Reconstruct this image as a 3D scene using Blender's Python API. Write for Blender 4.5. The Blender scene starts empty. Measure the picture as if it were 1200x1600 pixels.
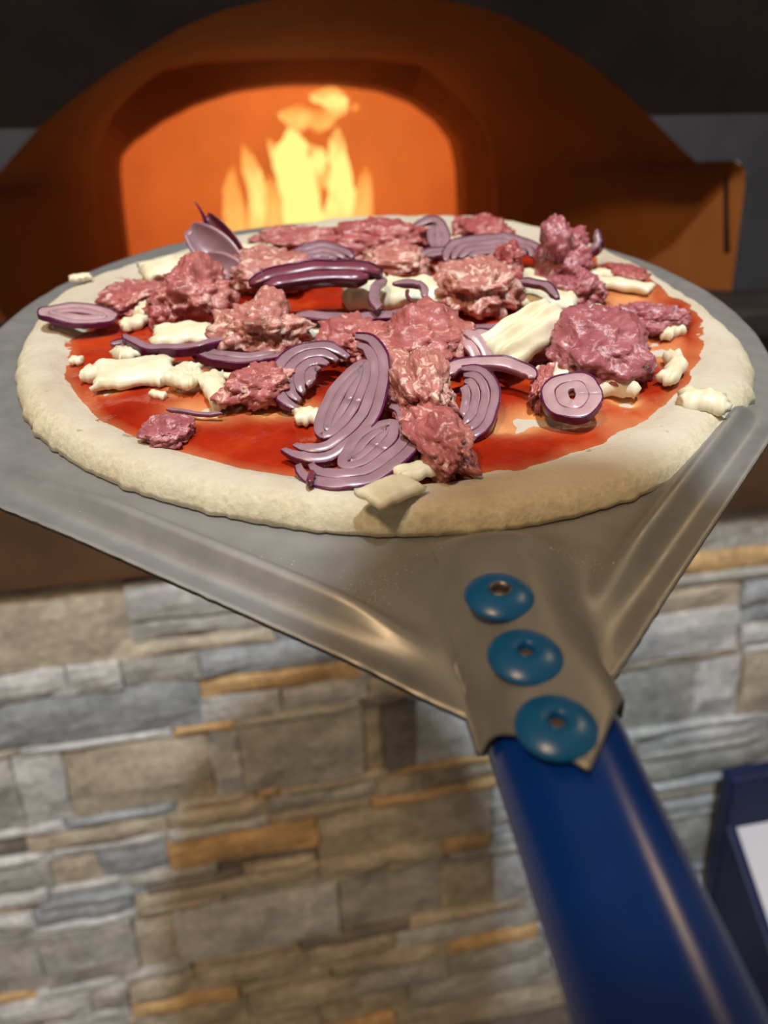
import bpy, bmesh, math, random
from mathutils import Vector, Matrix, noise
R = math.radians
SC = bpy.context.scene
COL = SC.collection
random.seed(7)

# ------------------------------------------------------------------ camera
FPX = 1250.0                      # focal length in pixels of the 1200x1600 frame
CAM_Z = 1.42
PITCH, YAW, ROLL = R(22.0), R(10.4), R(2.0)
fwd = Vector((math.sin(YAW)*math.cos(PITCH), math.cos(YAW)*math.cos(PITCH), -math.sin(PITCH)))
rt0 = Vector((math.cos(YAW), -math.sin(YAW), 0.0))
up0 = rt0.cross(fwd)
rt = rt0*math.cos(ROLL) - up0*math.sin(ROLL)
up = up0*math.cos(ROLL) + rt0*math.sin(ROLL)
CR = Matrix((rt, up, -fwd)).transposed()            # camera rotation, columns = axes
CAMP = Vector((0, 0, CAM_Z))
cam_d = bpy.data.cameras.new('camera')
cam = bpy.data.objects.new('camera', cam_d)
COL.objects.link(cam)
cam.matrix_world = Matrix.Translation(CAMP) @ CR.to_4x4()
cam_d.sensor_fit = 'VERTICAL'
cam_d.sensor_height = 36.0
cam_d.lens = 36.0*FPX/1600.0
cam_d.clip_start = 0.01
cam_d.dof.use_dof = True
cam_d.dof.focus_distance = 0.275
cam_d.dof.aperture_fstop = 8.5
SC.camera = cam

# ------------------------------------------------------------------ light
SC.view_settings.view_transform = 'Standard'
SC.view_settings.look = 'None'
SC.view_settings.gamma = 1.0
SC.view_settings.use_curve_mapping = False
SC.view_settings.exposure = 0.0
world = bpy.data.worlds.new('room_air')
SC.world = world
world.use_nodes = True
wb = world.node_tree.nodes['Background']
wb.inputs[0].default_value = (1.0, 0.86, 0.70, 1)
wb.inputs[1].default_value = 0.17

def lamp(name, kind, loc, target, energy, color, size):
    d = bpy.data.lights.new(name, kind)
    d.energy = energy
    d.color = color
    if kind == 'AREA':
        d.shape = 'DISK'
        d.size = size
    else:
        d.shadow_soft_size = size
    o = bpy.data.objects.new(name, d)
    COL.objects.link(o)
    o.location = loc
    if target is not None:
        o.rotation_euler = (Vector(target)-Vector(loc)).to_track_quat('-Z', 'Y').to_euler()
    return o
# ceiling lamps of the room, behind and beside the photographer; the fire's own light is made with the fire
lamp('cool_ceiling_spot_offscreen', 'AREA', (0.05, -0.72, 3.45), (0.05, 0.6, 1.0), 61, (0.82, 0.92, 1.0), 0.12)
lamp('warm_ceiling_lamp_offscreen', 'AREA', (-0.9, -1.1, 3.3), (0.0, 0.6, 0.9), 36, (1.0, 0.68, 0.38), 0.35)
lamp('warm_ceiling_lamp_right_offscreen', 'POINT', (1.75, 0.62, 3.1), None, 24, (1.0, 0.68, 0.38), 0.12)

# ------------------------------------------------------------------ layout helpers
def ray(x, y):
    return CR @ Vector(((x-600)/FPX, -(y-800)/FPX, -1))
def on_y(x, y, Y):                 # point of an upright plane y = Y
    d = ray(x, y)
    return CAMP + d*(Y/d.y)
# the peel's frame: u to the right, v away from the handle, n up out of the plate
pc = Vector((-0.000103, 0.0811368, -0.369005))
pn = Vector((-0.00882587, 0.81160958, 0.58413354)).normalized()
pu = (Vector((1, 0, 0)) - pn*pn.x).normalized()
pv = pn.cross(pu)
PR = CR @ Matrix((pu, pv, pn)).transposed()
PEEL = Matrix.Translation(CAMP + CR @ pc) @ PR.to_4x4()
def bp(x, y, z=0.0):               # point of the plate's plane raised by z
    d = Vector(((x-600)/FPX, -(y-800)/FPX, -1))
    q = d*((pc.dot(pn)+z)/d.dot(pn)) - pc
    return Vector((q.dot(pu), q.dot(pv), z))

def mesh_obj(name, verts, faces, mats, parent=None, smooth=True, mw=None, fmat=None):
    me = bpy.data.meshes.new(name)
    me.from_pydata([tuple(v) for v in verts], [], faces)
    me.update()
    for m in (mats if isinstance(mats, (list, tuple)) else [mats]):
        me.materials.append(m)
    if fmat:
        me.polygons.foreach_set('material_index', fmat)
    if smooth:
        me.polygons.foreach_set('use_smooth', [True]*len(me.polygons))
    o = bpy.data.objects.new(name, me)
    COL.objects.link(o)
    if parent is not None:
        o.parent = parent
    if mw is not None:
        o.matrix_world = mw
    return o
def empty(name, mw):
    o = bpy.data.objects.new(name, None)
    COL.objects.link(o)
    o.empty_display_size = 0.02
    o.matrix_world = mw
    return o
def tag(o, label, cat, group=None):
    o['label'] = label
    o['category'] = cat
    if group:
        o['group'] = group
    return o
def struct(o):
    o['kind'] = 'structure'
    return o
def box(x0, y0, z0, x1, y1, z1):
    v = [(x0,y0,z0),(x1,y0,z0),(x1,y1,z0),(x0,y1,z0),(x0,y0,z1),(x1,y0,z1),(x1,y1,z1),(x0,y1,z1)]
    f = [(0,3,2,1),(4,5,6,7),(0,1,5,4),(1,2,6,5),(2,3,7,6),(3,0,4,7)]
    return v, f
def bevel(o, w, seg=2):
    m = o.modifiers.new('bevel', 'BEVEL')
    m.width = w
    m.segments = seg
    m.limit_method = 'ANGLE'
    return o
def lathe(profile, n=32):
    v, f = [], []
    for r, z in profile:
        for k in range(n):
            a = 2*math.pi*k/n
            v.append((r*math.cos(a), r*math.sin(a), z))
    for i in range(len(profile)-1):
        for k in range(n):
            k2 = (k+1) % n
            f.append((i*n+k, i*n+k2, (i+1)*n+k2, (i+1)*n+k))
    return v, f
def smooth01(x):
    x = max(0.0, min(1.0, x))
    return x*x*(3-2*x)

# ------------------------------------------------------------------ materials
def mat(name, base, rough=0.5, metal=0.0, spec=0.5):
    m = bpy.data.materials.new(name)
    m.use_nodes = True
    b = m.node_tree.nodes['Principled BSDF']
    b.inputs['Base Color'].default_value = (*base, 1)
    b.inputs['Roughness'].default_value = rough
    b.inputs['Metallic'].default_value = metal
    b.inputs['Specular IOR Level'].default_value = spec
    return m, m.node_tree.nodes, m.node_tree.links, b
def tex_noise(N, L, scale, detail=4, rough=0.55, coord='Object', dist=0.0, stretch=None):
    tc = N.new('ShaderNodeTexCoord')
    t = N.new('ShaderNodeTexNoise')
    t.inputs['Scale'].default_value = scale
    t.inputs['Detail'].default_value = detail
    t.inputs['Roughness'].default_value = rough
    t.inputs['Distortion'].default_value = dist
    if stretch:
        mp = N.new('ShaderNodeMapping')
        mp.inputs['Scale'].default_value = stretch
        L.new(tc.outputs[coord], mp.inputs[0])
        L.new(mp.outputs[0], t.inputs['Vector'])
    else:
        L.new(tc.outputs[coord], t.inputs['Vector'])
    return t.outputs['Fac']
def ramp(N, L, fac, stops):
    r = N.new('ShaderNodeValToRGB')
    e = r.color_ramp.elements
    while len(e) < len(stops):
        e.new(0.5)
    for i, (p, c) in enumerate(stops):
        e[i].position = p
        e[i].color = (*c, 1) if len(c) == 3 else c
    L.new(fac, r.inputs[0])
    return r.outputs[0]
def mix(N, L, fac, a, b, kind='MIX'):
    m = N.new('ShaderNodeMix')
    m.data_type = 'RGBA'
    m.blend_type = kind
    for s, val in ((m.inputs[0], fac), (m.inputs[6], a), (m.inputs[7], b)):
        if hasattr(val, 'links') or hasattr(val, 'is_linked'):
            L.new(val, s)
        elif isinstance(val, (int, float)):
            s.default_value = val
        else:
            s.default_value = (*val, 1)
    return m.outputs[2]
def bump(N, L, b, height, strength, dist=0.001):
    bn = N.new('ShaderNodeBump')
    bn.inputs['Strength'].default_value = strength
    bn.inputs['Distance'].default_value = dist
    L.new(height, bn.inputs['Height'])
    L.new(bn.outputs[0], b.inputs['Normal'])

def m_simple(name, base, rough, scale, var, metal=0.0, bmp=0.2, bd=0.001, spec=0.4):
    m, N, L, b = mat(name, base, rough, metal, spec)
    f = tex_noise(N, L, scale, 5)
    lo = tuple(c*(1-var) for c in base)
    hi = tuple(min(1, c*(1+var)) for c in base)
    L.new(ramp(N, L, f, [(0.3, lo), (0.7, hi)]), b.inputs['Base Color'])
    if bmp:
        bump(N, L, b, f, bmp, bd)
    return m

STONE_COL = {
    'B': (0.235, 0.255, 0.28), 'L': (0.40, 0.405, 0.41), 'G': (0.30, 0.295, 0.275),
    'T': (0.345, 0.30, 0.235), 'O': (0.44, 0.29, 0.14), 'D': (0.15, 0.135, 0.12), 'W': (0.33, 0.25, 0.175)}
def m_stone(key):
    base = tuple(c*1.42 for c in STONE_COL[key])
    m, N, L, b = mat('stone_'+key, base, 0.75)
    f1 = tex_noise(N, L, 14, 6, 0.65, stretch=(1, 1, 1.8))
    f2 = tex_noise(N, L, 90, 4, 0.6)
    c1 = ramp(N, L, f1, [(0.28, tuple(c*0.62 for c in base)), (0.5, base), (0.75, tuple(min(1, c*1.4+0.02) for c in base))])
    c2 = ramp(N, L, f2, [(0.3, (0.75, 0.75, 0.75)), (0.7, (1.15, 1.15, 1.15))])
    L.new(mix(N, L, 1.0, c1, c2, 'MULTIPLY'), b.inputs['Base Color'])
    bump(N, L, b, f1, 0.6, 0.006)
    return m
STONE = {k: m_stone(k) for k in STONE_COL}
M_MORTAR = m_simple('mortar', (0.20, 0.18, 0.16), 0.9, 60, 0.3)
M_FLOOR = m_simple('floor_tile', (0.20, 0.16, 0.12), 0.5, 8, 0.25)
M_FASCIA = m_simple('fascia_wood', (0.085, 0.042, 0.020), 0.55, 10, 0.35)
M_SHELF = m_simple('shelf_stone', (0.020, 0.016, 0.015), 0.55, 20, 0.4)
M_HOOD = m_simple('hood_black', (0.010, 0.007, 0.006), 0.9, 6, 0.4, spec=0.08)
M_SLATE = m_simple('slate', (0.028, 0.028, 0.034), 0.65, 9, 0.35)
def m_vest():
    m, N, L, b = mat('terracotta_render', (0.3, 0.12, 0.04), 0.85, spec=0.2)
    f = tex_noise(N, L, 6, 5)
    c1 = ramp(N, L, f, [(0.3, (0.23, 0.072, 0.014)), (0.7, (0.33, 0.105, 0.022))])
    L.new(c1, b.inputs['Base Color'])
    return m
M_VEST = m_vest()
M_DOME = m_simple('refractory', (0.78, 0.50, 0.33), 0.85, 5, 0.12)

def m_metal():
    m, N, L, b = mat('peel_aluminium', (0.42, 0.41, 0.39), 0.5, 0.55)
    f = tex_noise(N, L, 35, 5, 0.6)
    L.new(ramp(N, L, f, [(0.3, (0.27, 0.266, 0.258)), (0.7, (0.34, 0.335, 0.325))]), b.inputs['Base Color'])
    f2 = tex_noise(N, L, 120, 3, 0.5)
    L.new(ramp(N, L, f2, [(0.3, (0.41,)*3), (0.7, (0.52,)*3)]), b.inputs['Roughness'])
    bump(N, L, b, f, 0.06, 0.0006)
    return m
M_METAL = m_metal()
M_EDGE = m_simple('peel_worn_edge', (0.06, 0.05, 0.045), 0.5, 300, 0.6, metal=0.6)
M_HANDLE = m_simple('handle_blue_paint', (0.001, 0.036, 0.27), 0.24, 60, 0.10, bmp=0.0)
def m_rivet():
    m, N, L, b = mat('rivet_blue', (0.006, 0.12, 0.36), 0.32)
    f = tex_noise(N, L, 160, 4, 0.6)
    L.new(ramp(N, L, f, [(0.0, (0.004, 0.085, 0.26)), (0.66, (0.005, 0.11, 0.31)), (0.735, (0.008, 0.13, 0.34)), (0.76, (0.45, 0.42, 0.36))]), b.inputs['Base Color'])
    return m
M_RIVET = m_rivet()
M_STEEL = m_simple('rivet_core', (0.22, 0.21, 0.20), 0.4, 200, 0.3, metal=0.9)
M_HOLE_SHADE = m_simple('rivet_hole_shade', (0.10, 0.07, 0.05), 0.6, 200, 0.3)  # dark brown for the disc in each rivet, painting in the hole's shade
M_NAVY = m_simple('navy_plastic', (0.010, 0.018, 0.075), 0.40, 20, 0.15, bmp=0.0)
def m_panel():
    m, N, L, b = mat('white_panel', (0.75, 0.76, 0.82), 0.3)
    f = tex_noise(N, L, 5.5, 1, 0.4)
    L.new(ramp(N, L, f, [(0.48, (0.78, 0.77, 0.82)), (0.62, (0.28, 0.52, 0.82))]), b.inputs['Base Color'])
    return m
M_PANEL = m_panel()

def m_dough():
    m, N, L, b = mat('dough', (0.70, 0.62, 0.46), 0.75)
    f1 = tex_noise(N, L, 22, 5, 0.6)
    f2 = tex_noise(N, L, 420, 3, 0.6)
    f3 = tex_noise(N, L, 150, 2, 0.5)
    c1 = ramp(N, L, f1, [(0.3, (0.44, 0.355, 0.26)), (0.48, (0.52, 0.45, 0.35)), (0.7, (0.58, 0.53, 0.435))])
    # dry semolina clings low on the outer side of the crust
    at = N.new('ShaderNodeAttribute')
    at.attribute_name = 'semolina'
    yel = ramp(N, L, f2, [(0.35, (0.50, 0.44, 0.28)), (0.65, (0.68, 0.63, 0.43))])
    c2 = mix(N, L, at.outputs['Fac'], c1, yel)
    sp = ramp(N, L, f3, [(0.70, (1, 1, 1)), (0.76, (0.62, 0.50, 0.36))])
    L.new(mix(N, L, 0.8, c2, sp, 'MULTIPLY'), b.inputs['Base Color'])
    ad = N.new('ShaderNodeMath')
    ad.operation = 'ADD'
    L.new(f2, ad.inputs[0])
    L.new(f1, ad.inputs[1])
    bump(N, L, b, ad.outputs[0], 0.55, 0.0009)
    b.inputs['Subsurface Weight'].default_value = 0.15
    b.inputs['Subsurface Radius'].default_value = (0.004, 0.0025, 0.0012)
    b.inputs['Subsurface Scale'].default_value = 1.0
    return m
M_DOUGH = m_dough()
def m_sauce():
    m, N, L, b = mat('tomato_sauce', (0.5, 0.04, 0.01), 0.15)
    f1 = tex_noise(N, L, 38, 5, 0.6)
    f2 = tex_noise(N, L, 260, 3, 0.6)
    at = N.new('ShaderNodeAttribute')
    at.attribute_name = 'thin'
    c1 = ramp(N, L, f1, [(0.28, (0.24, 0.010, 0.003)), (0.5, (0.35, 0.022, 0.005)), (0.72, (0.48, 0.055, 0.010))])
    c2 = mix(N, L, at.outputs['Fac'], c1, (0.74, 0.36, 0.14))
    sp = ramp(N, L, f2, [(0.71, (1, 1, 1)), (0.75, (1.5, 2.6, 1.8))])
    L.new(mix(N, L, 1.0, c2, sp, 'MULTIPLY'), b.inputs['Base Color'])
    bump(N, L, b, f2, 0.5, 0.0006)
    return m
M_SAUCE = m_sauce()
def m_meat(name, a, bcol, fat, p):
    m, N, L, b = mat(name, a, 0.36)
    f1 = tex_noise(N, L, 110, 4, 0.65, dist=0.6)
    f2 = tex_noise(N, L, 150, 4, 0.65, dist=1.6)
    c1 = ramp(N, L, f1, [(0.32, tuple(c*0.86 for c in a)), (0.66, tuple(c*0.9 for c in bcol))])
    fm = ramp(N, L, f2, [(p-0.03, (0, 0, 0)), (p+0.05, (1, 1, 1))])
    L.new(mix(N, L, fm, c1, fat), b.inputs['Base Color'])
    bump(N, L, b, f2, 0.6, 0.001)
    b.inputs['Subsurface Weight'].default_value = 0.2
    b.inputs['Subsurface Radius'].default_value = (0.004, 0.0015, 0.001)
    b.inputs['Subsurface Scale'].default_value = 1.0
    return m
M_MEAT = [m_meat('sausage_meat_rose', (0.36, 0.085, 0.085), (0.54, 0.18, 0.165), (0.66, 0.40, 0.34), 0.58),
          m_meat('sausage_meat_red', (0.33, 0.062, 0.065), (0.48, 0.13, 0.125), (0.62, 0.36, 0.32), 0.585),
          m_meat('sausage_meat_pale', (0.42, 0.13, 0.115), (0.58, 0.25, 0.20), (0.72, 0.50, 0.42), 0.55),
          m_meat('sausage_meat_mauve', (0.32, 0.075, 0.095), (0.46, 0.15, 0.165), (0.55, 0.33, 0.36), 0.58)]
def m_cheese():
    m, N, L, b = mat('mozzarella', (0.76, 0.70, 0.50), 0.42)
    f1 = tex_noise(N, L, 60, 4, 0.55)
    L.new(ramp(N, L, f1, [(0.3, (0.66, 0.57, 0.36)), (0.5, (0.77, 0.71, 0.52)), (0.75, (0.83, 0.79, 0.64))]), b.inputs['Base Color'])
    bump(N, L, b, f1, 0.3, 0.0008)
    b.inputs['Subsurface Weight'].default_value = 0.25
    b.inputs['Subsurface Radius'].default_value = (0.004, 0.003, 0.002)
    b.inputs['Subsurface Scale'].default_value = 1.0
    return m
M_CHEESE = m_cheese()
def m_onion(name, flesh, purple):
    m, N, L, b = mat(name, flesh, 0.30)
    at = N.new('ShaderNodeAttribute')
    at.attribute_name = 'edge'
    f1 = tex_noise(N, L, 140, 3, 0.5)
    fl = ramp(N, L, f1, [(0.3, tuple(c*0.85 for c in flesh)), (0.7, tuple(min(1, c*1.15) for c in flesh))])
    e = ramp(N, L, at.outputs['Fac'], [(0.15, (0, 0, 0)), (1.0, (0.8, 0.8, 0.8))])
    L.new(mix(N, L, e, fl, purple), b.inputs['Base Color'])
    b.inputs['Subsurface Weight'].default_value = 0.3
    b.inputs['Subsurface Radius'].default_value = (0.003, 0.0015, 0.0025)
    b.inputs['Subsurface Scale'].default_value = 1.0
    return m
M_ONION = m_onion('onion_flesh', (0.275, 0.16, 0.19), (0.13, 0.035, 0.08))
M_ONION_P = m_onion('onion_flesh_pale', (0.44, 0.28, 0.30), (0.24, 0.07, 0.13))
M_ONION_D = m_onion('onion_flesh_dark', (0.16, 0.035, 0.06), (0.07, 0.006, 0.022))
M_SKIN = m_simple('onion_skin_purple', (0.10, 0.010, 0.055), 0.22, 90, 0.3, bmp=0.1)

def m_flame():
    m = bpy.data.materials.new('flame')
    m.use_nodes = True
    N, L = m.node_tree.nodes, m.node_tree.links
    N.remove(N['Principled BSDF'])
    out = N['Material Output']
    at = N.new('ShaderNodeAttribute')
    at.attribute_name = 'glow_level'
    f = tex_noise(N, L, 30, 2, 0.5, stretch=(1, 1, 0.35))
    ad = N.new('ShaderNodeMath')
    ad.operation = 'MULTIPLY_ADD'
    L.new(f, ad.inputs[0])
    ad.inputs[1].default_value = 0.5
    L.new(at.outputs['Fac'], ad.inputs[2])
    c = ramp(N, L, ad.outputs[0], [(0.3, (0.7, 0.15, 0.02)), (0.62, (0.8, 0.27, 0.05)), (0.88, (0.9, 0.43, 0.10)), (1.0, (1, 0.76, 0.22))])
    em = N.new('ShaderNodeEmission')
    L.new(c, em.inputs[0])
    em.inputs[1].default_value = 1.3
    tr = N.new('ShaderNodeBsdfTransparent')
    a = ramp(N, L, ad.outputs[0], [(0.35, (0.15,)*3), (0.62, (0.7,)*3), (0.95, (0.98,)*3)])
    mx = N.new('ShaderNodeMixShader')
    L.new(a, mx.inputs[0])
    L.new(tr.outputs[0], mx.inputs[1])
    L.new(em.outputs[0], mx.inputs[2])
    L.new(mx.outputs[0], out.inputs[0])
    return m
M_FLAME = m_flame()

# ------------------------------------------------------------------ the setting
Y_STONE, Y_FACE, Y_MOUTH, Y_FIRE = 0.88, 1.00, 1.42, 1.84
fv, ff = box(-2.6, -2.2, -0.06, 2.8, Y_STONE+0.04, 0.0)
struct(mesh_obj('floor', fv, ff, M_FLOOR, smooth=False))
XL, XR = -1.5, 1.9
z_top = 0.5*(on_y(120, 903, Y_STONE).z + on_y(1150, 800, Y_STONE).z)   # top of the stone cladding
wv, wf = box(XL, Y_STONE+0.012, 0.0, XR, Y_STONE+0.10, z_top)
WALL = struct(mesh_obj('wall_front', wv, wf, M_MORTAR, smooth=False))

SV, SF, SM = [], [], []            # stones of the wall that lie beyond the picture
def stone(x0, x1, z0, z1, key, joined=False):
    """one ledge stone: uneven front, broken edges"""
    g = 0.0005
    x0 += g; x1 -= g; z0 += g; z1 -= g
    w, h = x1-x0, z1-z0
    if w < 0.008 or h < 0.004:
        return
    nx = 5 if w > 0.07 else 3
    nz = 3
    y = Y_STONE - random.uniform(-0.003, 0.006)
    sd = random.uniform(0, 100)
    V, Fc = [], []
    for j in range(nz+1):
        for i in range(nx+1):
            a, c = i/nx, j/nz
            e = 1.0 if (i in (0, nx) or j in (0, nz)) else 0.0
            p = Vector((x0+a*w, 0, z0+c*h))
            dx = noise.noise(Vector((p.z*30+sd, i, 0)))*0.005 if i in (0, nx) else 0
            dz = noise.noise(Vector((p.x*25+sd, j, 5)))*min(0.004, h*0.13) if j in (0, nz) else 0
            yy = y + noise.noise(Vector((p.x*22, sd, p.z*30)))*0.005 + e*0.004
            V.append((p.x+dx, yy, p.z+dz))
    for j in range(nz):
        for i in range(nx):
            k = j*(nx+1)+i
            Fc.append((k, k+1, k+nx+2, k+nx+1))
    ring = list(range(nx+1)) + [j*(nx+1)+nx for j in range(1, nz+1)] + [nz*(nx+1)+i for i in range(nx-1, -1, -1)] + [j*(nx+1) for j in range(nz-1, 0, -1)]
    b0 = len(V)
    for k in ring:
        V.append((V[k][0], Y_STONE+0.016, V[k][2]))
    m = len(ring)
    for q in range(m):
        q2 = (q+1) % m
        Fc.append((ring[q2], ring[q], b0+q, b0+q2))
    if joined:
        b0 = len(SV)
        SV.extend(V)
        SF.extend(tuple(b0+k for k in q) for q in Fc)
        SM.extend([list(STONE).index(key)]*len(Fc))
        return
    mesh_obj('stone', V, Fc, STONE[key], WALL, smooth=False)

def zz(y, x=300):
    return on_y(x, y, Y_STONE).z
def xx(x, y):
    return on_y(x, y, Y_STONE).x
# courses: top, bottom (pixel rows read at x = 300) and the stones in them: (left end, right end, colour)
rows = [
    (897, 962, [(-60, 198, 'T2'), (198, 470, 'L'), (470, 700, 'G'), (700, 1010, 'T'), (1010, 1220, 'G')]),
    (962, 998, [(198, 470, 'G'), (470, 760, 'L'), (760, 1030, 'G'), (1030, 1250, 'O')]),
    (998, 1019, [(198, 430, 'T'), (430, 700, 'B'), (700, 980, 'G'), (980, 1250, 'G')]),
    (1019, 1062, [(-60, 105, 'L'), (105, 190, 'L'), (190, 312, 'G'), (312, 560, 'B'), (560, 800, 'G'), (800, 1160, 'T'), (1160, 1240, 'B')]),
    (1062, 1096, [(-60, 312, 'B2'), (312, 560, 'O'), (560, 760, 'T'), (760, 960, 'G'), (960, 1155, 'L2'), (1155, 1240, 'B')]),
    (1096, 1134, [(312, 440, 'L'), (440, 575, 'L'), (575, 620, 'T'), (620, 780, 'O'), (1155, 1240, 'L')]),
    (1134, 1147, [(-60, 30, 'T'), (30, 270, 'L'), (270, 365, 'O'), (365, 565, 'G'), (565, 780, 'D'), (960, 1160, 'T')]),
    (1147, 1252, [(-60, 28, 'G'), (28, 104, 'L'), (104, 332, 'T'), (332, 376, 'L'), (376, 568, 'G'), (568, 600, 'T'), (600, 650, 'D'), (650, 790, 'L'), (790, 960, 'G'), (960, 1085, 'G'), (1085, 1155, 'L'), (1155, 1250, 'T')]),
    (1252, 1268, [(-60, 100, 'L'), (100, 275, 'B'), (275, 400, 'T'), (400, 440, 'O'), (440, 610, 'T'), (610, 800, 'O'), (800, 960, 'L'), (960, 1200, 'L')]),
    (1268, 1296, [(-60, 40, 'D'), (40, 262, 'T'), (262, 420, 'T'), (420, 520, 'G'), (520, 590, 'G'), (590, 660, 'T'), (660, 800, 'T'), (800, 1000, 'G'), (1000, 1200, 'L')]),
    (1296, 1312, [(-60, 75, 'L'), (75, 265, 'L'), (265, 420, 'L'), (420, 580, 'T'), (580, 800, 'O'), (800, 980, 'B'), (980, 1200, 'G')]),
    (1312, 1352, [(-60, 78, 'G'), (78, 155, 'T'), (155, 262, 'B'), (262, 495, 'O'), (495, 770, 'W2'), (770, 960, 'L'), (960, 1200, 'G')]),
    (1352, 1371, [(-60, 70, 'L'), (70, 200, 'L'), (200, 340, 'G'), (340, 495, 'D'), (770, 960, 'G'), (960, 1200, 'L')]),
    (1371, 1384, [(-60, 60, 'T'), (60, 230, 'B'), (230, 380, 'D'), (380, 495, 'T'), (770, 960, 'L'), (960, 1200, 'T')]),
    (1384, 1408, [(-60, 50, 'L'), (50, 210, 'B'), (210, 500, 'T'), (500, 690, 'T'), (690, 770, 'O'), (770, 980, 'L'), (980, 1200, 'L')]),
    (1408, 1420, [(-60, 50, 'G'), (50, 212, 'L'), (212, 350, 'T'), (350, 520, 'G'), (520, 700, 'T'), (700, 900, 'G'), (900, 1200, 'G')]),
    (1420, 1502, [(-60, 60, 'G'), (60, 212, 'G'), (212, 276, 'T'), (276, 530, 'L'), (530, 690, 'G'), (690, 770, 'T'), (770, 960, 'L'), (960, 1200, 'G')]),
    (1502, 1518, [(-60, 52, 'O'), (52, 190, 'L'), (190, 300, 'G'), (300, 470, 'T'), (470, 640, 'D'), (640, 820, 'T'), (820, 1000, 'L'), (1000, 1200, 'B')]),
    (1518, 1552, [(-60, 140, 'L'), (140, 200, 'G'), (200, 310, 'T'), (310, 480, 'T'), (480, 620, 'T'), (620, 800, 'L'), (800, 1000, 'G'), (1000, 1200, 'L')]),
    (1552, 1576, [(-60, 60, 'B'), (60, 205, 'L'), (205, 375, 'O'), (375, 520, 'T'), (520, 700, 'T'), (700, 840, 'O'), (840, 1000, 'L'), (1000, 1200, 'G')]),
    (1576, 1612, [(-60, 70, 'T'), (70, 200, 'G'), (200, 390, 'T'), (390, 560, 'T'), (560, 700, 'G'), (700, 850, 'G'), (850, 1010, 'L'), (1010, 1200, 'B')]),
    (1612, 1650, [(-60, 120, 'G'), (120, 300, 'L'), (300, 500, 'T'), (500, 640, 'T'), (640, 860, 'G'), (860, 1200, 'L')]),
    (1650, 1700, [(-60, 160, 'T'), (160, 380, 'G'), (380, 620, 'O'), (620, 900, 'T'), (900, 1200, 'G')]),
]
tall = {'T2': ('T', 1019), 'B2': ('B', 1134), 'L2': ('L', 1134), 'W2': ('T', 1384)}   # stones reaching down through several courses
for (ya, yb, lst) in rows:
    z1, z0 = zz(ya), zz(yb)
    ym = 0.5*(ya+yb)
    for (xa, xb, key) in lst:
        zb = z0
        if key in tall:
            zb = zz(tall[key][1])
            key = tall[key][0]
        dy = (xa+xb)*0.5-300
        yl = ym-0.13*dy
        stone(xx(xa, ym-0.13*(xa-300)), xx(xb, ym-0.13*(xb-300)), zb, min(z1, z_top), key)
    # beyond the frame the courses go on
    for side in (-1, 1):
        x = xx(-60, ym+47) if side < 0 else xx(lst[-1][1], ym-0.13*(lst[-1][1]-300))
        for _ in range(14):
            w = random.uniform(0.07, 0.22)
            if side < 0 and x-w < XL or side > 0 and x+w > XR:
                break
            a, c = (x-w, x) if side < 0 else (x, x+w)
            stone(a, c, z0, min(z1, z_top), random.choice('BLGTTWGO'), True)
            x += side*w
mesh_obj('stonework', SV, SF, [STONE[k] for k in STONE], WALL, smooth=False, fmat=SM)['kind'] = 'stuff'

# shelf and dark fascia above the stone
Z_SILL = on_y(100, 457, Y_MOUTH).z
Z_SHELF = Z_SILL - 0.005
v, f = box(XL, Y_STONE-0.012, z_top, XR, Y_FACE-0.0015, Z_SHELF-0.035)
bevel(struct(mesh_obj('trim_1', v, f, M_FASCIA, smooth=False)), 0.004)
v, f = box(XL, Y_STONE-0.035, Z_SHELF-0.0345, XR, Y_FACE-0.0015, Z_SHELF)
bevel(struct(mesh_obj('trim_2', v, f, M_SHELF, smooth=False)), 0.006)

def resample(pts, n):
    d = [0.0]
    for a, c in zip(pts, pts[1:]):
        d.append(d[-1] + (c-a).length)
    out = []
    j = 0
    for k in range(n):
        t = d[-1]*k/(n-1)
        while j < len(pts)-2 and d[j+1] < t:
            j += 1
        s = (t-d[j])/max(1e-9, d[j+1]-d[j])
        out.append(pts[j].lerp(pts[j+1], max(0, min(1, s))))
    return out
# outlines, running left foot -> top -> right foot
right_arch = [(540, -14), (640, -8), (700, 0), (770, 18), (840, 48), (905, 88), (960, 130), (1020, 187), (1060, 228), (1088, 253)]
ra = [on_y(x, y, Y_FACE) for x, y in right_arch]
x_mid = ra[0].x
st1, st2 = on_y(1168, 257, Y_FACE), on_y(1168, 257, Y_FACE)
half = ra + [Vector((st1.x-0.012, Y_FACE, ra[-1].z)), Vector((st1.x, Y_FACE, ra[-1].z-0.012)), Vector((st1.x, Y_FACE, Z_SHELF-0.002))]
left_arch = [(540, -14), (430, -4), (350, 15), (280, 45), (190, 100), (120, 150), (60, 200), (0, 268), (-30, 300)]
la = [on_y(x, y, Y_FACE) for x, y in left_arch]
half_l = la + [Vector((la[-1].x-0.06, Y_FACE, la[-1].z)), Vector((la[-1].x-0.072, Y_FACE, la[-1].z-0.012)), Vector((la[-1].x-0.072, Y_FACE, Z_SHELF-0.002))]
outer = list(reversed(half_l)) + half[1:]
ring_px = [(160, 455), (147, 300), (150, 235), (172, 182), (205, 145), (250, 110), (320, 96), (455, 90), (580, 90), (660, 100), (708, 140), (748, 180), (768, 225), (775, 300), (775, 455)]
ringo = [on_y(x, y, Y_MOUTH) for x, y in ring_px]
mouth_px = [(203, 455), (196, 390), (187, 310), (183, 260), (186, 240), (205, 220), (250, 188), (305, 160), (370, 139), (445, 129), (530, 128), (600, 137), (650, 155), (690, 184), (716, 218), (725, 262), (727, 320), (727, 455)]
Y_IN = Y_MOUTH+0.09
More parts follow.
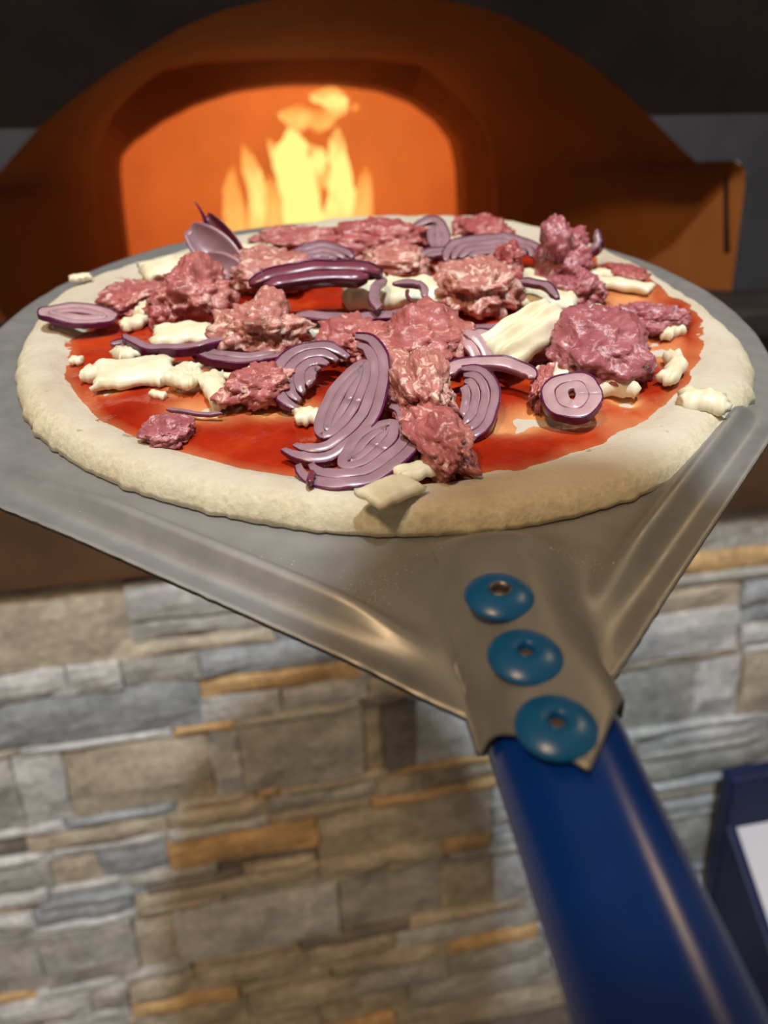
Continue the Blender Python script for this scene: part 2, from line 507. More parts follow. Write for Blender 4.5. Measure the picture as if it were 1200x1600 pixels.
mouth = [on_y(x, y, Y_IN) for x, y in mouth_px]
for L_ in (ringo, mouth):
    for k in (0, -1):
        L_[k].z = Z_SILL-0.002
NR = 72
A = resample(outer, NR)
B = resample(ringo, NR)
Bi = [p + Vector((0, 0.012, 0)) for p in B]
C = resample(mouth, NR)
Cf = [Vector((p.x, Y_IN, p.z)) for p in C]
Cb = [Vector((p.x, Y_IN+0.06, p.z)) for p in C]
def strip(rings):
    V = [p for r in rings for p in r]
    n = len(rings[0])
    Fc = []
    for i in range(len(rings)-1):
        for k in range(n-1):
            Fc.append((i*n+k, i*n+k+1, (i+1)*n+k+1, (i+1)*n+k))
    return V, Fc
mid = [[a.lerp(c, t) for a, c in zip(A, B)] for t in (0.33, 0.66)]
v, f = strip([A]+mid+[B])
VEST_V, VEST_F = v, f
VEST = struct(mesh_obj('wall_vestibule', v, f, M_VEST))
v, f = strip([B, Bi, Cf, Cb])
struct(mesh_obj('wall_mouth', v, f, M_VEST, smooth=False))
# vestibule and oven floor
v, f = box(x_mid-0.85, Y_FACE-0.001, Z_SILL-0.06, x_mid+0.85, Y_MOUTH+0.02, Z_SILL-0.003)
struct(mesh_obj('floor_vestibule', v, f, M_SHELF, smooth=False))
v, f = box(x_mid-0.85, Y_MOUTH+0.02, Z_SILL-0.06, x_mid+0.85, 2.5, Z_SILL-0.003)
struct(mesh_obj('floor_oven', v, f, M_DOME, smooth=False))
# upright dark strip on the right cheek; the slot's shade is in its colour
from mathutils.bvhtree import BVHTree
bv = BVHTree.FromPolygons([tuple(p) for p in VEST_V], VEST_F)
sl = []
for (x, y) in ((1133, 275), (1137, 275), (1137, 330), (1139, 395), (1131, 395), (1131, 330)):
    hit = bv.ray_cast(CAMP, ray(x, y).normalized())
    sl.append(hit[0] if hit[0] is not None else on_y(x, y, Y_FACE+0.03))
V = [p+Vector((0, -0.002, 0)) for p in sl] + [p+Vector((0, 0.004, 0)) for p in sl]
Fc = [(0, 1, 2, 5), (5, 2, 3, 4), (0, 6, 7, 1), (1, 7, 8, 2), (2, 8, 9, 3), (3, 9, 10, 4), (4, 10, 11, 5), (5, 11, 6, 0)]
struct(mesh_obj('trim_slot_shade', V, Fc, M_HOOD, smooth=False))
# dome
mc = (mouth[0]+mouth[-1])*0.5
V, Fc = [], []
nu, nv = 48, 16
rx, ry, rz = 0.56, 0.62, 0.50
for j in range(nv+1):
    ph = 0.5*math.pi*j/nv
    for k in range(nu+1):
        th = -math.pi*0.0 + math.pi*k/nu
        V.append((mc.x - rx*math.cos(th)*math.cos(ph)**0.6, Y_IN+0.06+ry*math.sin(th)*math.cos(ph)**0.6, Z_SILL-0.004+rz*math.sin(ph)**0.9))
for j in range(nv):
    for k in range(nu):
        q = j*(nu+1)+k
        Fc.append((q, q+nu+1, q+nu+2, q+1))
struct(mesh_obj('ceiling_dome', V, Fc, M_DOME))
# inner front wall around the mouth, closing the dome to the front
big = []
for p in C:
    d = Vector((p.x-mc.x, 0, p.z-Z_SILL))
    d.normalize()
    big.append(Vector((mc.x+d.x*0.72, Y_IN+0.06, Z_SILL-0.003+max(0, d.z)*0.62)))
v, f = strip([Cb, big])
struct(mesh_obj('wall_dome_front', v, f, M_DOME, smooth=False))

# facade: black hood above, slate below, both cut out round the arch
z_band = on_y(1120, 178, Y_FACE).z
z_apex = max(p.z for p in outer)
def facade(name, zlo, zhi, m, yf):
    objs = []
    V, Fc = [], []
    for sgn in (-1, 1):
        pts = half if sgn > 0 else half_l
        lst = []
        for a, c in zip(pts, pts[1:]):
            for t in (0, 0.25, 0.5, 0.75):
                p = a.lerp(c, t)
                lst.append(p)
        lst.append(pts[-1])
        seg = [p for p in lst if zlo-1e-6 <= p.z <= zhi+1e-6]
        # exact cut at the band
        for a, c in zip(lst, lst[1:]):
            for zc in (zlo, zhi):
                if (a.z-zc)*(c.z-zc) < 0:
                    q = a.lerp(c, (zc-a.z)/(c.z-a.z))
                    seg.append(q)
        seg.sort(key=lambda p: (-p.z, sgn*p.x))
        xo = XR+0.4 if sgn > 0 else XL-0.4
        for a, c in zip(seg, seg[1:]):
            b0 = len(V)
            V += [(a.x, yf, a.z), (xo, yf, a.z), (xo, yf, c.z), (c.x, yf, c.z), (a.x, Y_FACE+0.002, a.z), (c.x, Y_FACE+0.002, c.z)]
            Fc.append((b0, b0+1, b0+2, b0+3))
            Fc.append((b0, b0+3, b0+5, b0+4))
    if zhi > z_apex:
        b0 = len(V)
        V += [(XL-0.4, yf, z_apex), (XR+0.4, yf, z_apex), (XR+0.4, yf, zhi+0.9), (XL-0.4, yf, zhi+0.9)]
        Fc.append((b0, b0+1, b0+2, b0+3))
    return struct(mesh_obj(name, V, Fc, m, smooth=False))
facade('wall_hood', z_band, z_apex+0.001, M_HOOD, Y_FACE-0.0005)
facade('wall_facade', Z_SHELF-0.004, z_band, M_SLATE, Y_FACE)

# ------------------------------------------------------------------ fire
base = on_y(465, 350, Y_FIRE)
base.z = Z_SILL-0.003
FIRE = empty('fire', Matrix.Translation(base))
tag(FIRE, 'orange and yellow flames burning inside the pizza oven mouth', 'fire')
lamp('fire_light', 'POINT', (base.x, Y_FIRE, on_y(465, 285, Y_FIRE).z), None, 3.5, (1.0, 0.31, 0.095), 0.10)   # the light of the flames, from within them
def tongue(pts, seed=0, heat0=0.35, core=True):
    """pts: (x, y, half width in px) up the flame"""
    ctr = [(on_y(x, y, Y_FIRE)-base, w*Y_FIRE*1.03/FPX) for x, y, w in pts]
    n = 12
    P = []
    for i in range(len(ctr)-1):
        for s in range(4):
            t = s/4
            P.append((ctr[i][0].lerp(ctr[i+1][0], t), ctr[i][1]*(1-t)+ctr[i+1][1]*t))
    P.append(ctr[-1])
    V, Fc, H = [], [], []
    m = len(P)
    for i, (c, w) in enumerate(P):
        for k in range(n):
            a = 2*math.pi*k/n
            ww = w*(1+0.22*noise.noise(Vector((i*0.35, k*0.8, seed))))
            V.append((c.x+ww*math.cos(a), c.y+ww*0.6*math.sin(a), c.z))
            H.append(heat0 - 0.12 + 0.32*math.sin(math.pi*min(1, i/(m-1)*1.15)))
    for i in range(m-1):
        for k in range(n):
            k2 = (k+1) % n
            Fc.append((i*n+k, i*n+k2, (i+1)*n+k2, (i+1)*n+k))
    Fc.append(tuple(range(n))[::-1])
    Fc.append(tuple((m-1)*n+k for k in range(n)))
    if core:
        tongue([(x, y+(2 if k else 0), w*0.55) for k, (x, y, w) in enumerate(pts[:-1])], seed+20, heat0+0.22, False)
    o = mesh_obj('flame_tongue', V, Fc, M_FLAME, FIRE)
    at = o.data.attributes.new('glow_level', 'FLOAT', 'POINT')
    at.data.foreach_set('value', H)
    return o
tongue([(378, 425, 20), (372, 380, 20), (368, 340, 17), (362, 300, 12), (361, 270, 6), (364, 258, 1)], 1)
tongue([(402, 425, 15), (400, 360, 11), (403, 310, 13), (395, 270, 13), (386, 243, 8), (379, 226, 1)], 2, 0.5)
tongue([(432, 425, 19), (428, 360, 16), (427, 320, 12), (423, 285, 7), (420, 272, 1)], 3)
tongue([(472, 425, 32), (474, 350, 30), (470, 310, 28), (462, 270, 30), (455, 240, 26), (458, 220, 17), (456, 208, 9), (452, 200, 2)], 4, 0.85)
tongue([(462, 290, 14), (446, 265, 13), (434, 245, 9), (425, 228, 6), (419, 216, 1)], 5, 0.6)
tongue([(482, 300, 10), (492, 268, 12), (500, 250, 11), (496, 232, 9), (480, 225, 4)], 6, 0.6)
tongue([(498, 300, 8), (508, 280, 8), (513, 262, 7), (510, 246, 2)], 10, 0.4)
tongue([(531, 425, 25), (530, 340, 23), (534, 300, 19), (531, 265, 16), (527, 240, 13), (526, 218, 10), (528, 200, 2)], 7, 0.65)
tongue([(562, 425, 20), (563, 350, 18), (567, 310, 14), (571, 275, 9), (572, 258, 1)], 8)
tongue([(470, 206, 2), (466, 198, 13), (463, 184, 24), (462, 172, 20), (466, 164, 4)], 11, 0.45)
tongue([(498, 207, 3), (502, 198, 16), (503, 186, 19), (500, 172, 12), (497, 164, 3)], 12, 0.3)
tongue([(520, 186, 3), (528, 176, 14), (524, 165, 16), (514, 157, 26), (511, 148, 24), (515, 139, 12), (517, 135, 2)], 13, 0.55)
tongue([(554, 174, 2), (555, 169, 6), (555, 163, 6), (554, 158, 2)], 14, 0.2)

# ------------------------------------------------------------------ pizza peel
tag_peel = empty('pizza_peel', PEEL)
tag(tag_peel, 'aluminium pizza peel with a blue tubular handle, carrying the raw pizza', 'pizza peel')
AX = Vector((-0.152, 0.988))
BX = Vector((0.988, 0.152))
P0 = Vector((0.004, 0.0))
def st(t, s):                       # peel axis coordinates -> plate plane
    return P0 + BX*t + AX*s
CT, CS, CRAD = -0.008, 0.012, 0.177
LE = ((-0.1725, -0.0942), (-0.0175, -0.2235))
RE = ((0.1235, -0.113), (0.0195, -0.2175))
def line_d(t, s, seg, flip):
    (a, c), (e, g) = seg
    dx, dy = e-a, g-c
    l = math.hypot(dx, dy)
    return flip*((t-a)*(-dy)+(s-c)*dx)/l
def inward(t, s):
    return line_d(t, s, LE, 1), line_d(t, s, RE, -1)
def plate_z(t, s):
    z = 0.0
    dl, dr = inward(t, s)
    on_neck = smooth01((abs(t)-0.016)/0.030)
    for d, seg in ((dl, LE), (dr, RE)):
        if d < 0.036 and s < -0.02:
            (a, c), (e, g) = seg
            k = ((t-a)*(e-a)+(s-c)*(g-c))/((e-a)**2+(g-c)**2)
            fade = on_neck*(smooth01(k/0.38) if seg is LE else smooth01((k+0.16)/0.2))
            z += 0.0085*math.exp(-((d-0.0150)/0.0044)**2)*fade
            z += 0.0022*smooth01((0.0070-d)/0.0050)*fade
    A = smooth01((-0.150-s)/0.028)
    w = 0.0265 - 0.0092*smooth01((-0.165-s)/0.055)
    q = abs(t)/w
    full = max(0.0, 1-min(1.0, q)**3.0)**0.45*0.0172
    soft = 0.0172*math.exp(-(q*1.22)**2.6)
    k = smooth01((-0.200-s)/0.03)
    z += A*(full*k + soft*(1-k))
    return z
def plate_radius(th):
    """outline distance from the head's centre in direction th"""
    dx, dy = math.cos(th), math.sin(th)
    best = CRAD
    if dy < -0.1:
        rr = 0.24/(-dy)
        t = CT+rr*dx
        if abs(t) < 0.035:
            for _ in range(8):                   # socket end, pointed
                rr = (0.2525-abs(t+0.002)*1.25+CS)/(-dy)
                t = CT+rr*dx
            if -0.0185 <= t <= 0.0185:
                return rr
        seg = LE if t < 0 else RE
        (a, c), (e, g) = seg
        a -= CT; e -= CT; c -= CS; g -= CS
        ux, uy = e-a, g-c
        den = dx*uy-dy*ux
        rr = (a*uy-c*ux)/den
        k = (a*dy-c*dx)/den
        if k >= 0 and rr > 0:
            best = rr
        elif rr > 0 or k < 0:
            best = CRAD + (math.hypot(a, c)-CRAD)*smooth01(1+k/0.5) if k > -0.5 else CRAD
    return best
angs = []
a = 0.0
while a < 2*math.pi-1e-6:
    angs.append(a)
    deg = math.degrees(a)
    a += R(0.16 if 260 < deg < 285 else (0.8 if 195 < deg < 340 else 2.5))
fr = [0.0, 0.2, 0.4, 0.55] + [0.55+0.45*(k/46) for k in range(1, 47)]
V, Fc = [], []
na = len(angs)
for q in fr[1:]:
    for th in angs:
        rr = plate_radius(th)*q
        t, s = CT+rr*math.cos(th), CS+rr*math.sin(th)
        p = st(t, s)
        wear = 0.0
        if q == 1.0:
            wear = 0.0006*noise.noise(Vector((th*60, 0, 3)))
        V.append((p.x, p.y, plate_z(t, s)+wear))
c0 = len(V)
V.append((*st(CT, CS), 0.0))
for i in range(len(fr)-2):
    for k in range(na):
        k2 = (k+1) % na
        Fc.append((i*na+k, i*na+k2, (i+1)*na+k2, (i+1)*na+k)[::-1])
for k in range(na):
    Fc.append((c0, k, (k+1) % na))
plate = mesh_obj('blade', V, Fc, [M_METAL, M_EDGE], tag_peel)
so = plate.modifiers.new('sheet', 'SOLIDIFY')
so.thickness = 0.0013
so.offset = -1
so.use_rim = True
so.material_offset_rim = 1
plate['label'] = 'brushed aluminium blade with pressed ridges'
# handle tube
V, Fc = [], []
hr, n = 0.0156, 40
stations = [-0.205, -0.24, -0.3, -0.4, -0.5, -0.605]
for s in stations:
    for k in range(n):
        a = 2*math.pi*k/n
        p = st(hr*math.cos(a), s)
        V.append((p.x, p.y, hr*math.sin(a)-0.0005))
for i in range(len(stations)-1):
    for k in range(n):
        k2 = (k+1) % n
        Fc.append((i*n+k, i*n+k2, (i+1)*n+k2, (i+1)*n+k)[::-1])
Fc.append(tuple(range(n)))
Fc.append(tuple((len(stations)-1)*n+k for k in range(n))[::-1])
hd = mesh_obj('handle', V, Fc, M_HANDLE, tag_peel)
hd['label'] = 'dark blue painted tubular handle'
# rivets
riv = [bp(781, 923, 0.0188), bp(822, 1017, 0.0188), bp(871, 1127, 0.0188)]
for i, p in enumerate(riv):
    prof = [(0.0024, -0.0030), (0.0024, 0.0010), (0.0028, 0.0014), (0.0040, 0.0013), (0.0060, 0.0007), (0.0076, -0.0002), (0.0084, -0.0009), (0.0087, -0.0014), (0.0084, -0.0018), (0.005, -0.003)]
    v, f = lathe(prof, 40)
    o = mesh_obj('rivet', v, f, M_RIVET, tag_peel)
    o.location = (p.x, p.y, 0.0172+0.0011)
    o['label'] = 'light blue domed rivet'
    v, f = lathe([(0.0023, 0.0006), (0.0029, 0.0014), (0.0026, 0.0017), (0.0019, 0.0010), (0.0017, -0.0006)], 28)
    mesh_obj('eyelet', v, f, M_STEEL if i == 0 else M_RIVET, o)
    v, f = lathe([(0.0021, -0.0008), (0.0001, -0.0009)], 24)
    mesh_obj('hole_disc', v, f, M_HOLE_SHADE, o)

# ------------------------------------------------------------------ pizza
PIZZA = empty('pizza', PEEL)
tag(PIZZA, 'raw pizza with pale dough rim and red tomato sauce lying on the peel', 'pizza')
front = [(65,690),(145,742),(220,775),(330,805),(450,828),(560,840),(640,843),(740,837),(840,823),(920,806),(1000,778),(1060,750),(1110,710),(1150,670),(1172,640)]
backp = [(110,430),(200,405),(300,378),(400,352),(520,330),(620,325),(740,325),(850,345),(950,385),(1050,440),(1120,490),(1165,530)]
sides = [(1180,575),(22,590),(28,550),(45,515)]
ol = []
for z, lst, k in ((0.0, front, 1.0), (0.0125, backp, 1.035), (0.006, sides, 1.0)):
    for x, y in lst:
        p = bp(x, y, z)
        ol.append((math.atan2(p.y, p.x) % (2*math.pi), math.hypot(p.x, p.y)*k))
ol.sort()
def interp(tab, th):
    th %= 2*math.pi
    n = len(tab)
    for i in range(n):
        a0, r0 = tab[i]
        a1, r1 = tab[(i+1) % n]
        if i == n-1:
            a1 += 2*math.pi
        tt = th if th >= tab[0][0] else th+2*math.pi
        if a0 <= tt <= a1:
            s = (tt-a0)/max(1e-9, a1-a0)
            s = s*s*(3-2*s)
            return r0*(1-s)+r1*s
    return tab[0][1]
sa = []
for x, y in [(95,570),(108,610),(150,655),(230,690),(320,714),(450,744),(560,758),(670,756),(780,737),(900,705),(1000,660),(1060,620),(1098,555),(1090,490),(1040,455),(990,425),(920,395),(105,530),(150,490),(180,460)]:
    p = bp(x, y, 0.009)
    sa.append((math.atan2(p.y, p.x) % (2*math.pi), math.hypot(p.x, p.y)))
for dg in (45, 60, 75, 90, 105, 120, 135):
    sa.append((R(dg), 0.136))
sa.sort()
TH = 240
OUT = [interp(ol, 2*math.pi*k/TH) for k in range(TH)]
OUT = [sum(OUT[(k+j) % TH] for j in range(-5, 6))/11 for k in range(TH)]
SAU = [interp(sa, 2*math.pi*k/TH) for k in range(TH)]
SAU = [sum(SAU[(k+j) % TH] for j in range(-2, 3))/5 for k in range(TH)]
def at_th(tab, th):
    q = (th % (2*math.pi))/(2*math.pi)*TH
    i = int(q) % TH
    t = q-int(q)
    return tab[i]*(1-t)+tab[(i+1) % TH]*t
FLOOR_Z = 0.0065
def dough_z(u, v_):
    r = math.hypot(u, v_)
    th = math.atan2(v_, u)
    ro, rs = at_th(OUT, th), at_th(SAU, th)
    rs = min(rs, ro-0.016)
    cr = 0.0098 + 0.0012*noise.noise(Vector((math.cos(th)*3, math.sin(th)*3, 2)))
    if r <= rs-0.004:
        z = FLOOR_Z
    elif r < ro:
        k = (r-(rs-0.004))/(ro-(rs-0.004))
        pk, p2 = 0.36, 0.55
        if k < pk:
            z = FLOOR_Z+(cr-FLOOR_Z)*smooth01(k/pk)
        elif k < p2:
            z = cr
        else:
            q = (k-p2)/(1-p2)
            z = cr*math.sqrt(max(0.0, 1-q**2.2))
    else:
        z = 0.0
    z += 0.0007*noise.noise(Vector((u*90, v_*90, 1))) + 0.0009*noise.noise(Vector((u*32, v_*32, 6)))*(1 if r > rs else 0)
    return max(z, 0.0)
V, Fc, SEM = [], [], []
rings = [0.0, 0.12, 0.24, 0.36, 0.48, 0.58, 0.66, 0.72, 0.77, 0.81, 0.84, 0.87, 0.895, 0.92, 0.94, 0.955, 0.97, 0.98, 0.988, 0.994, 0.998, 1.0]
NA = 480
for q in rings[1:]:
    for k in range(NA):
        th = 2*math.pi*k/NA
        ro = at_th(OUT, th)
        rag = 0.0
        if q > 0.9:
            rag = 0.0022*max(0, noise.noise(Vector((th*22, 7, q*4))))*(q-0.9)*10 + 0.0006*noise.noise(Vector((th*90, 3, q*30)))
        rr = ro*q
        z = dough_z(rr*math.cos(th), rr*math.sin(th))
        if q == 1.0:
            z = 0.0006
        rr += rag
        V.append((rr*math.cos(th), rr*math.sin(th), z+0.0003))
        SEM.append(smooth01((q-0.935)/0.05)*(0.55+0.45*noise.noise(Vector((th*6, q*3, 0)))))
c0 = len(V)
V.append((0, 0, FLOOR_Z))
SEM.append(0)
nr = len(rings)-1
for i in range(nr-1):
    for k in range(NA):
        k2 = (k+1) % NA
        Fc.append((i*NA+k, (i+1)*NA+k, (i+1)*NA+k2, i*NA+k2))
for k in range(NA):
    Fc.append((c0, k, (k+1) % NA))
Fc.append(tuple((nr-1)*NA+k for k in range(NA))[::-1])
dough = mesh_obj('dough', V, Fc, M_DOUGH, PIZZA)
at = dough.data.attributes.new('semolina', 'FLOAT', 'POINT')
at.data.foreach_set('value', [max(0, min(1, s)) for s in SEM])
dough['label'] = 'pale floury dough base with raised rim'
# sauce: a thin layer that runs out over bare patches of dough
bare = [(1030, 545, 40, 26), (985, 470, 42, 24), (850, 655, 120, 17), (790, 668, 70, 12), (975, 628, 30, 12), (440, 640, 70, 14), (330, 640, 60, 18), (300, 600, 40, 20), (170, 610, 20, 8)]
bz = []
for x, y, wx, wy in bare:
    p = bp(x, y, 0.008)
    e = bp(x+wx, y, 0.008)
    g = bp(x, y-wy, 0.008)
    bz.append((p.x, p.y, abs(e.x-p.x), abs(g.y-p.y)))
def sauce_thin(u, v_):
    m = 0.0
    for (a, c, wx, wy) in bz:
        d = ((u-a)/wx)**2+((v_-c)/wy)**2
        m = max(m, math.exp(-d*1.3))
    return m
V, Fc, THN = [], [], []
srings = [k/40 for k in range(1, 41)]
NS = 360
for q in srings:
    for k in range(NS):
        th = 2*math.pi*k/NS
        rs = at_th(SAU, th)+0.0032*noise.noise(Vector((math.cos(th)*9, math.sin(th)*9, 4)))+0.0012*noise.noise(Vector((th*30, 0, 9)))
        rr = rs*q
        u_, v_ = rr*math.cos(th), rr*math.sin(th)
        tn = sauce_thin(u_, v_)
        h = 0.0014 + 0.0007*noise.noise(Vector((u_*130, v_*130, 3))) + 0.0006*noise.noise(Vector((u_*50, v_*50, 8)))
        h *= 1-smooth01((q-0.94)/0.06)
        h -= 0.0014*smooth01((tn-0.36)*2.4)
        if q == 1.0:
            h = -0.0004
        V.append((u_, v_, dough_z(u_, v_)+0.0003+h))
        THN.append(min(1, tn*1.25)*(0.75+0.5*noise.noise(Vector((u_*80, v_*80, 1)))) + 0.35*smooth01((q-0.95)/0.05))
c0 = len(V)
V.append((0, 0, FLOOR_Z+0.0015))
THN.append(0)
for i in range(len(srings)-1):
    for k in range(NS):
        k2 = (k+1) % NS
        Fc.append((i*NS+k, (i+1)*NS+k, (i+1)*NS+k2, i*NS+k2))
for k in range(NS):
    Fc.append((c0, k, (k+1) % NS))
sauce = mesh_obj('sauce', V, Fc, M_SAUCE, PIZZA)
at = sauce.data.attributes.new('thin', 'FLOAT', 'POINT')
at.data.foreach_set('value', [max(0, min(1, s)) for s in THN])
sauce['label'] = 'glossy red tomato sauce'

def place(x, y, z, rot=0.0, tilt=(0, 0)):
    """frame on the pizza: pixel of the centre, height above the plate, turn in the plate"""
    p = bp(x, y, z)
    return PEEL @ Matrix.Translation(p) @ Matrix.Rotation(R(rot), 4, 'Z') @ Matrix.Rotation(R(tilt[0]), 4, 'X') @ Matrix.Rotation(R(tilt[1]), 4, 'Y')
def px_m(x, y, z):                 # metres per pixel there
    return (bp(x+5, y, z)-bp(x-5, y, z)).length/10

# ------------------------------------------------------------------ sausage meat
ICO = {}
def ico(sub):
    if sub not in ICO:
        bm = bmesh.new()
        bmesh.ops.create_icosphere(bm, subdivisions=sub, radius=1.0)
        ICO[sub] = ([v.co.copy() for v in bm.verts], [tuple(v.index for v in f.verts) for f in bm.faces])
        bm.free()
    return ICO[sub]
def meat(label, x, y, wpx, dep, h, rot=0, seed=0, m=0, zlift=0.0, tilt=(0, 0), rough=1.0, sub=5):
    zc = FLOOR_Z+0.0015+h*0.42+zlift
    w = wpx*px_m(x, y, zc)*0.5
    vs, fs = ico(sub)
    V = []
    o3 = Vector((seed*3.7, seed*1.3, seed*2.1))
    for p in vs:
        a = noise.noise(p*1.3+o3)*0.42 + noise.noise(p*2.9+o3)*0.26
        a += abs(noise.noise(p*5.0+o3))*0.22 + noise.noise(p*10+o3)*0.09 + noise.noise(p*19+o3)*0.05
        wv = noise.noise(p*3.0+o3*2)
        a += (0.16-abs(noise.noise(Vector((p.x*7+wv*2, p.y*4, p.z*7))+o3)))*0.13
        r = 1.0+a*rough
        q = p*r
        V.append((q.x*w, q.y*dep*0.5, max(-h*0.42, q.z*h*0.55)))
    o = mesh_obj('sausage_meat', V, fs, M_MEAT[m], mw=place(x, y, zc, rot, tilt))
    tag(o, label, 'sausage meat', 'lumps of raw sausage meat on the pizza')
    return o
G = FLOOR_Z+0.0015
meat('flat red sausage lump beside the onion ring lying over the crust', 218, 463, 100, 0.030, 0.010, 0, 1, 0)
meat('tall rounded sausage lump above the purple onion arc and shredded cheese', 305, 462, 110, 0.030, 0.024, 0, 2, 0)
meat('small dark sausage lump with cheese shreds on its side', 262, 488, 66, 0.016, 0.013, 10, 3, 1)
meat('ragged pale-flecked sausage lump under the dark crescent of onion', 408, 515, 128, 0.032, 0.022, 5, 4, 2, rough=1.0)
meat('long smooth sausage piece reaching from onion half rings to bare sauce', 415, 600, 120, 0.020, 0.014, 32, 5, 0)
meat('broad sausage piece behind the dark onion crescent', 425, 425, 125, 0.045, 0.016, 0, 6, 2)
meat('thin sausage smear along the far rim by the flames', 470, 372, 130, 0.030, 0.008, 0, 7, 0)
meat('largest sausage block at the far rim in front of the flames', 590, 378, 165, 0.040, 0.020, 0, 8, 1, rough=0.8)
meat('pale wet sausage edge hanging over white cheese slab and onion strips', 622, 412, 110, 0.022, 0.014, 0, 9, 2, zlift=0.002)
meat('small sausage lump alone against the far dough rim', 752, 362, 84, 0.034, 0.014, -8, 10, 1)
meat('pinkish sausage lump in front of onion half slices', 750, 450, 125, 0.040, 0.022, 0, 11, 2, rough=1.1)
meat('small sausage knob resting on onion half slices', 792, 412, 44, 0.020, 0.016, 0, 12, 1, zlift=0.008)
meat('tall upright sausage lump by the far right crust', 876, 402, 76, 0.034, 0.030, 0, 13, 3)
meat('small glossy sausage lump below the tall one with cheese strips around', 905, 452, 66, 0.024, 0.014, 0, 14, 3)
meat('thin flat red sausage strip against the inner edge of crust', 975, 428, 70, 0.020, 0.006, -28, 15, 1)
meat('large smooth mauve sausage lump beside the ribbed cheese chunk', 935, 542, 150, 0.046, 0.024, -10, 16, 3, rough=0.7)
meat('long mauve sausage sliver lying across sauce near a cheese curl', 1015, 500, 112, 0.018, 0.012, -6, 17, 3)
meat('small sausage tail at the end of the large mauve lump', 985, 572, 60, 0.016, 0.012, -8, 18, 3)
meat('big central sausage piece with white fat flecks', 650, 535, 165, 0.040, 0.022, 0, 19, 0, rough=1.0)
meat('flat sausage wing left of the central piece beside onion', 545, 535, 110, 0.028, 0.014, 14, 20, 0)
meat('long ragged sausage piece sloping down beside big onion slices', 655, 610, 90, 0.040, 0.022, 12, 21, 2, zlift=0.002, rough=1.0)
meat('ragged end of sausage resting on a cheese slice at the crust', 682, 690, 84, 0.036, 0.016, 24, 22, 0, rough=1.05)
meat('tiny translucent sausage scrap alone on the sauce', 264, 672, 74, 0.016, 0.007, -8, 23, 3, rough=0.9)
meat('thin sausage shred between onion ring and cheese', 846, 605, 28, 0.028, 0.012, -20, 24, 0)

# ------------------------------------------------------------------ red onion
def arc_layer(name, parent, a, b, wd, ht, a0, a1, mt, skin=False, warp=None, seed=0, taper=True, z0=0.0):
    """one onion layer: a rounded band swept along part of an ellipse"""
    n = max(12, int(abs(a1-a0)/7))
    sec = [(-0.5, -0.4), (-0.42, -0.5), (0.42, -0.5), (0.5, -0.4), (0.5, 0.42), (0.44, 0.5), (-0.44, 0.5), (-0.5, 0.42)]
    V, Fc, E = [], [], []
    closed = abs(a1-a0) >= 359
    for i in range(n+1):
        t = i/n
        th = R(a0+(a1-a0)*t)
        k = 1.0
        if taper and not closed:
            k = 0.5+0.5*min(1, math.sin(math.pi*max(0.0, min(1.0, t)))*2.4)
        c, s = math.cos(th), math.sin(th)
        wob = 1+0.09*noise.noise(Vector((c*1.3+seed*0.3, s*1.3, 1)))+0.02*noise.noise(Vector((c*5+seed, s*5, 1)))
        nrm = Vector((c/a, s/b)).normalized()
        for (e, g) in sec:
            off = (e-0.5)*wd*k
            x, y = a*wob*c+nrm.x*off, b*wob*s+nrm.y*off
            z = z0+(g*ht*k)+0.0011*noise.noise(Vector((x*90, y*90, seed*0.05)))+0.0003*noise.noise(Vector((t*9, seed, e)))
            if warp:
                z += warp(x, y)
            V.append((x, y, z))
            E.append((1.0 if abs(e) > 0.47 else 0.0) if not skin else 1.0)
    m = len(sec)
    for i in range(n):
        for k in range(m):
            k2 = (k+1) % m
            Fc.append((i*m+k, (i+1)*m+k, (i+1)*m+k2, i*m+k2)[::-1])
    Fc.append(tuple(range(m))[::-1])
    Fc.append(tuple(n*m+k for k in range(m)))
    o = mesh_obj(name, V, Fc, mt, parent)
    at = o.data.attributes.new('edge', 'FLOAT', 'POINT')
    at.data.foreach_set('value', E)
    return o
def onion(label, x, y, a, b, z, rot=0, tilt=(0, 0), arc=(-90, 90), layers=4, wd=0.0032, ht=0.0028, mt=None, skin=True, bend=0.0, skin_h=1.15, core=False):
    mt = mt or M_ONION
    root = empty('onion_slice', place(x, y, z, rot, tilt))
    tag(root, label, 'onion slice', 'red onion slices on the pizza')
    wp = (lambda X, Y: bend*((X/a)**2+(Y/b)**2)) if bend else None
    sd = x*0.1
    for k in range(layers):
        aa, bb = a-k*(wd*1.25+0.0001), b-k*(wd*1.25+0.0001)
        if aa < wd*0.8 or bb < wd*0.8:
            break
        sh = (arc[1]-arc[0])*0.025*k if abs(arc[1]-arc[0]) < 359 else 0
        arc_layer('layer', root, aa, bb, wd*1.25, ht*(1-0.04*k), arc[0]+sh, arc[1]-sh, mt, False, wp, sd)
    if core:                                        # closed rings nested inside the open outer layers
        ai, bi = a-layers*(wd*1.25+0.0001), b-layers*(wd*1.25+0.0001)
        ac, bc = ai*0.62, bi*0.86
        for k in range(6):
            a2, b2 = ac-k*wd*1.1, bc-k*wd*1.1
            last = min(a2, b2) < wd*2.0
            o = arc_layer('layer', root, a2, b2, min(a2, b2)*0.97 if last else wd*1.1, ht*0.98, 0, 360, mt, False, wp, sd)
            o.location.x = ai-ac
            if last:
                break
    if skin:
        sk = arc_layer('skin', root, a+0.0005, b+0.0005, 0.0007, ht*skin_h, arc[0]+1, arc[1]-1, M_SKIN, True, wp, sd)
        sk['label'] = 'thin purple skin along the outer edge'
    return root
Z1 = G+0.002
onion('translucent pale onion ring lying over the left crust onto sauce', 122, 492, 0.017, 0.010, 0.0155, 0, (0, 4), (0, 360), 2, 0.0035, 0.002, M_ONION_P, True)
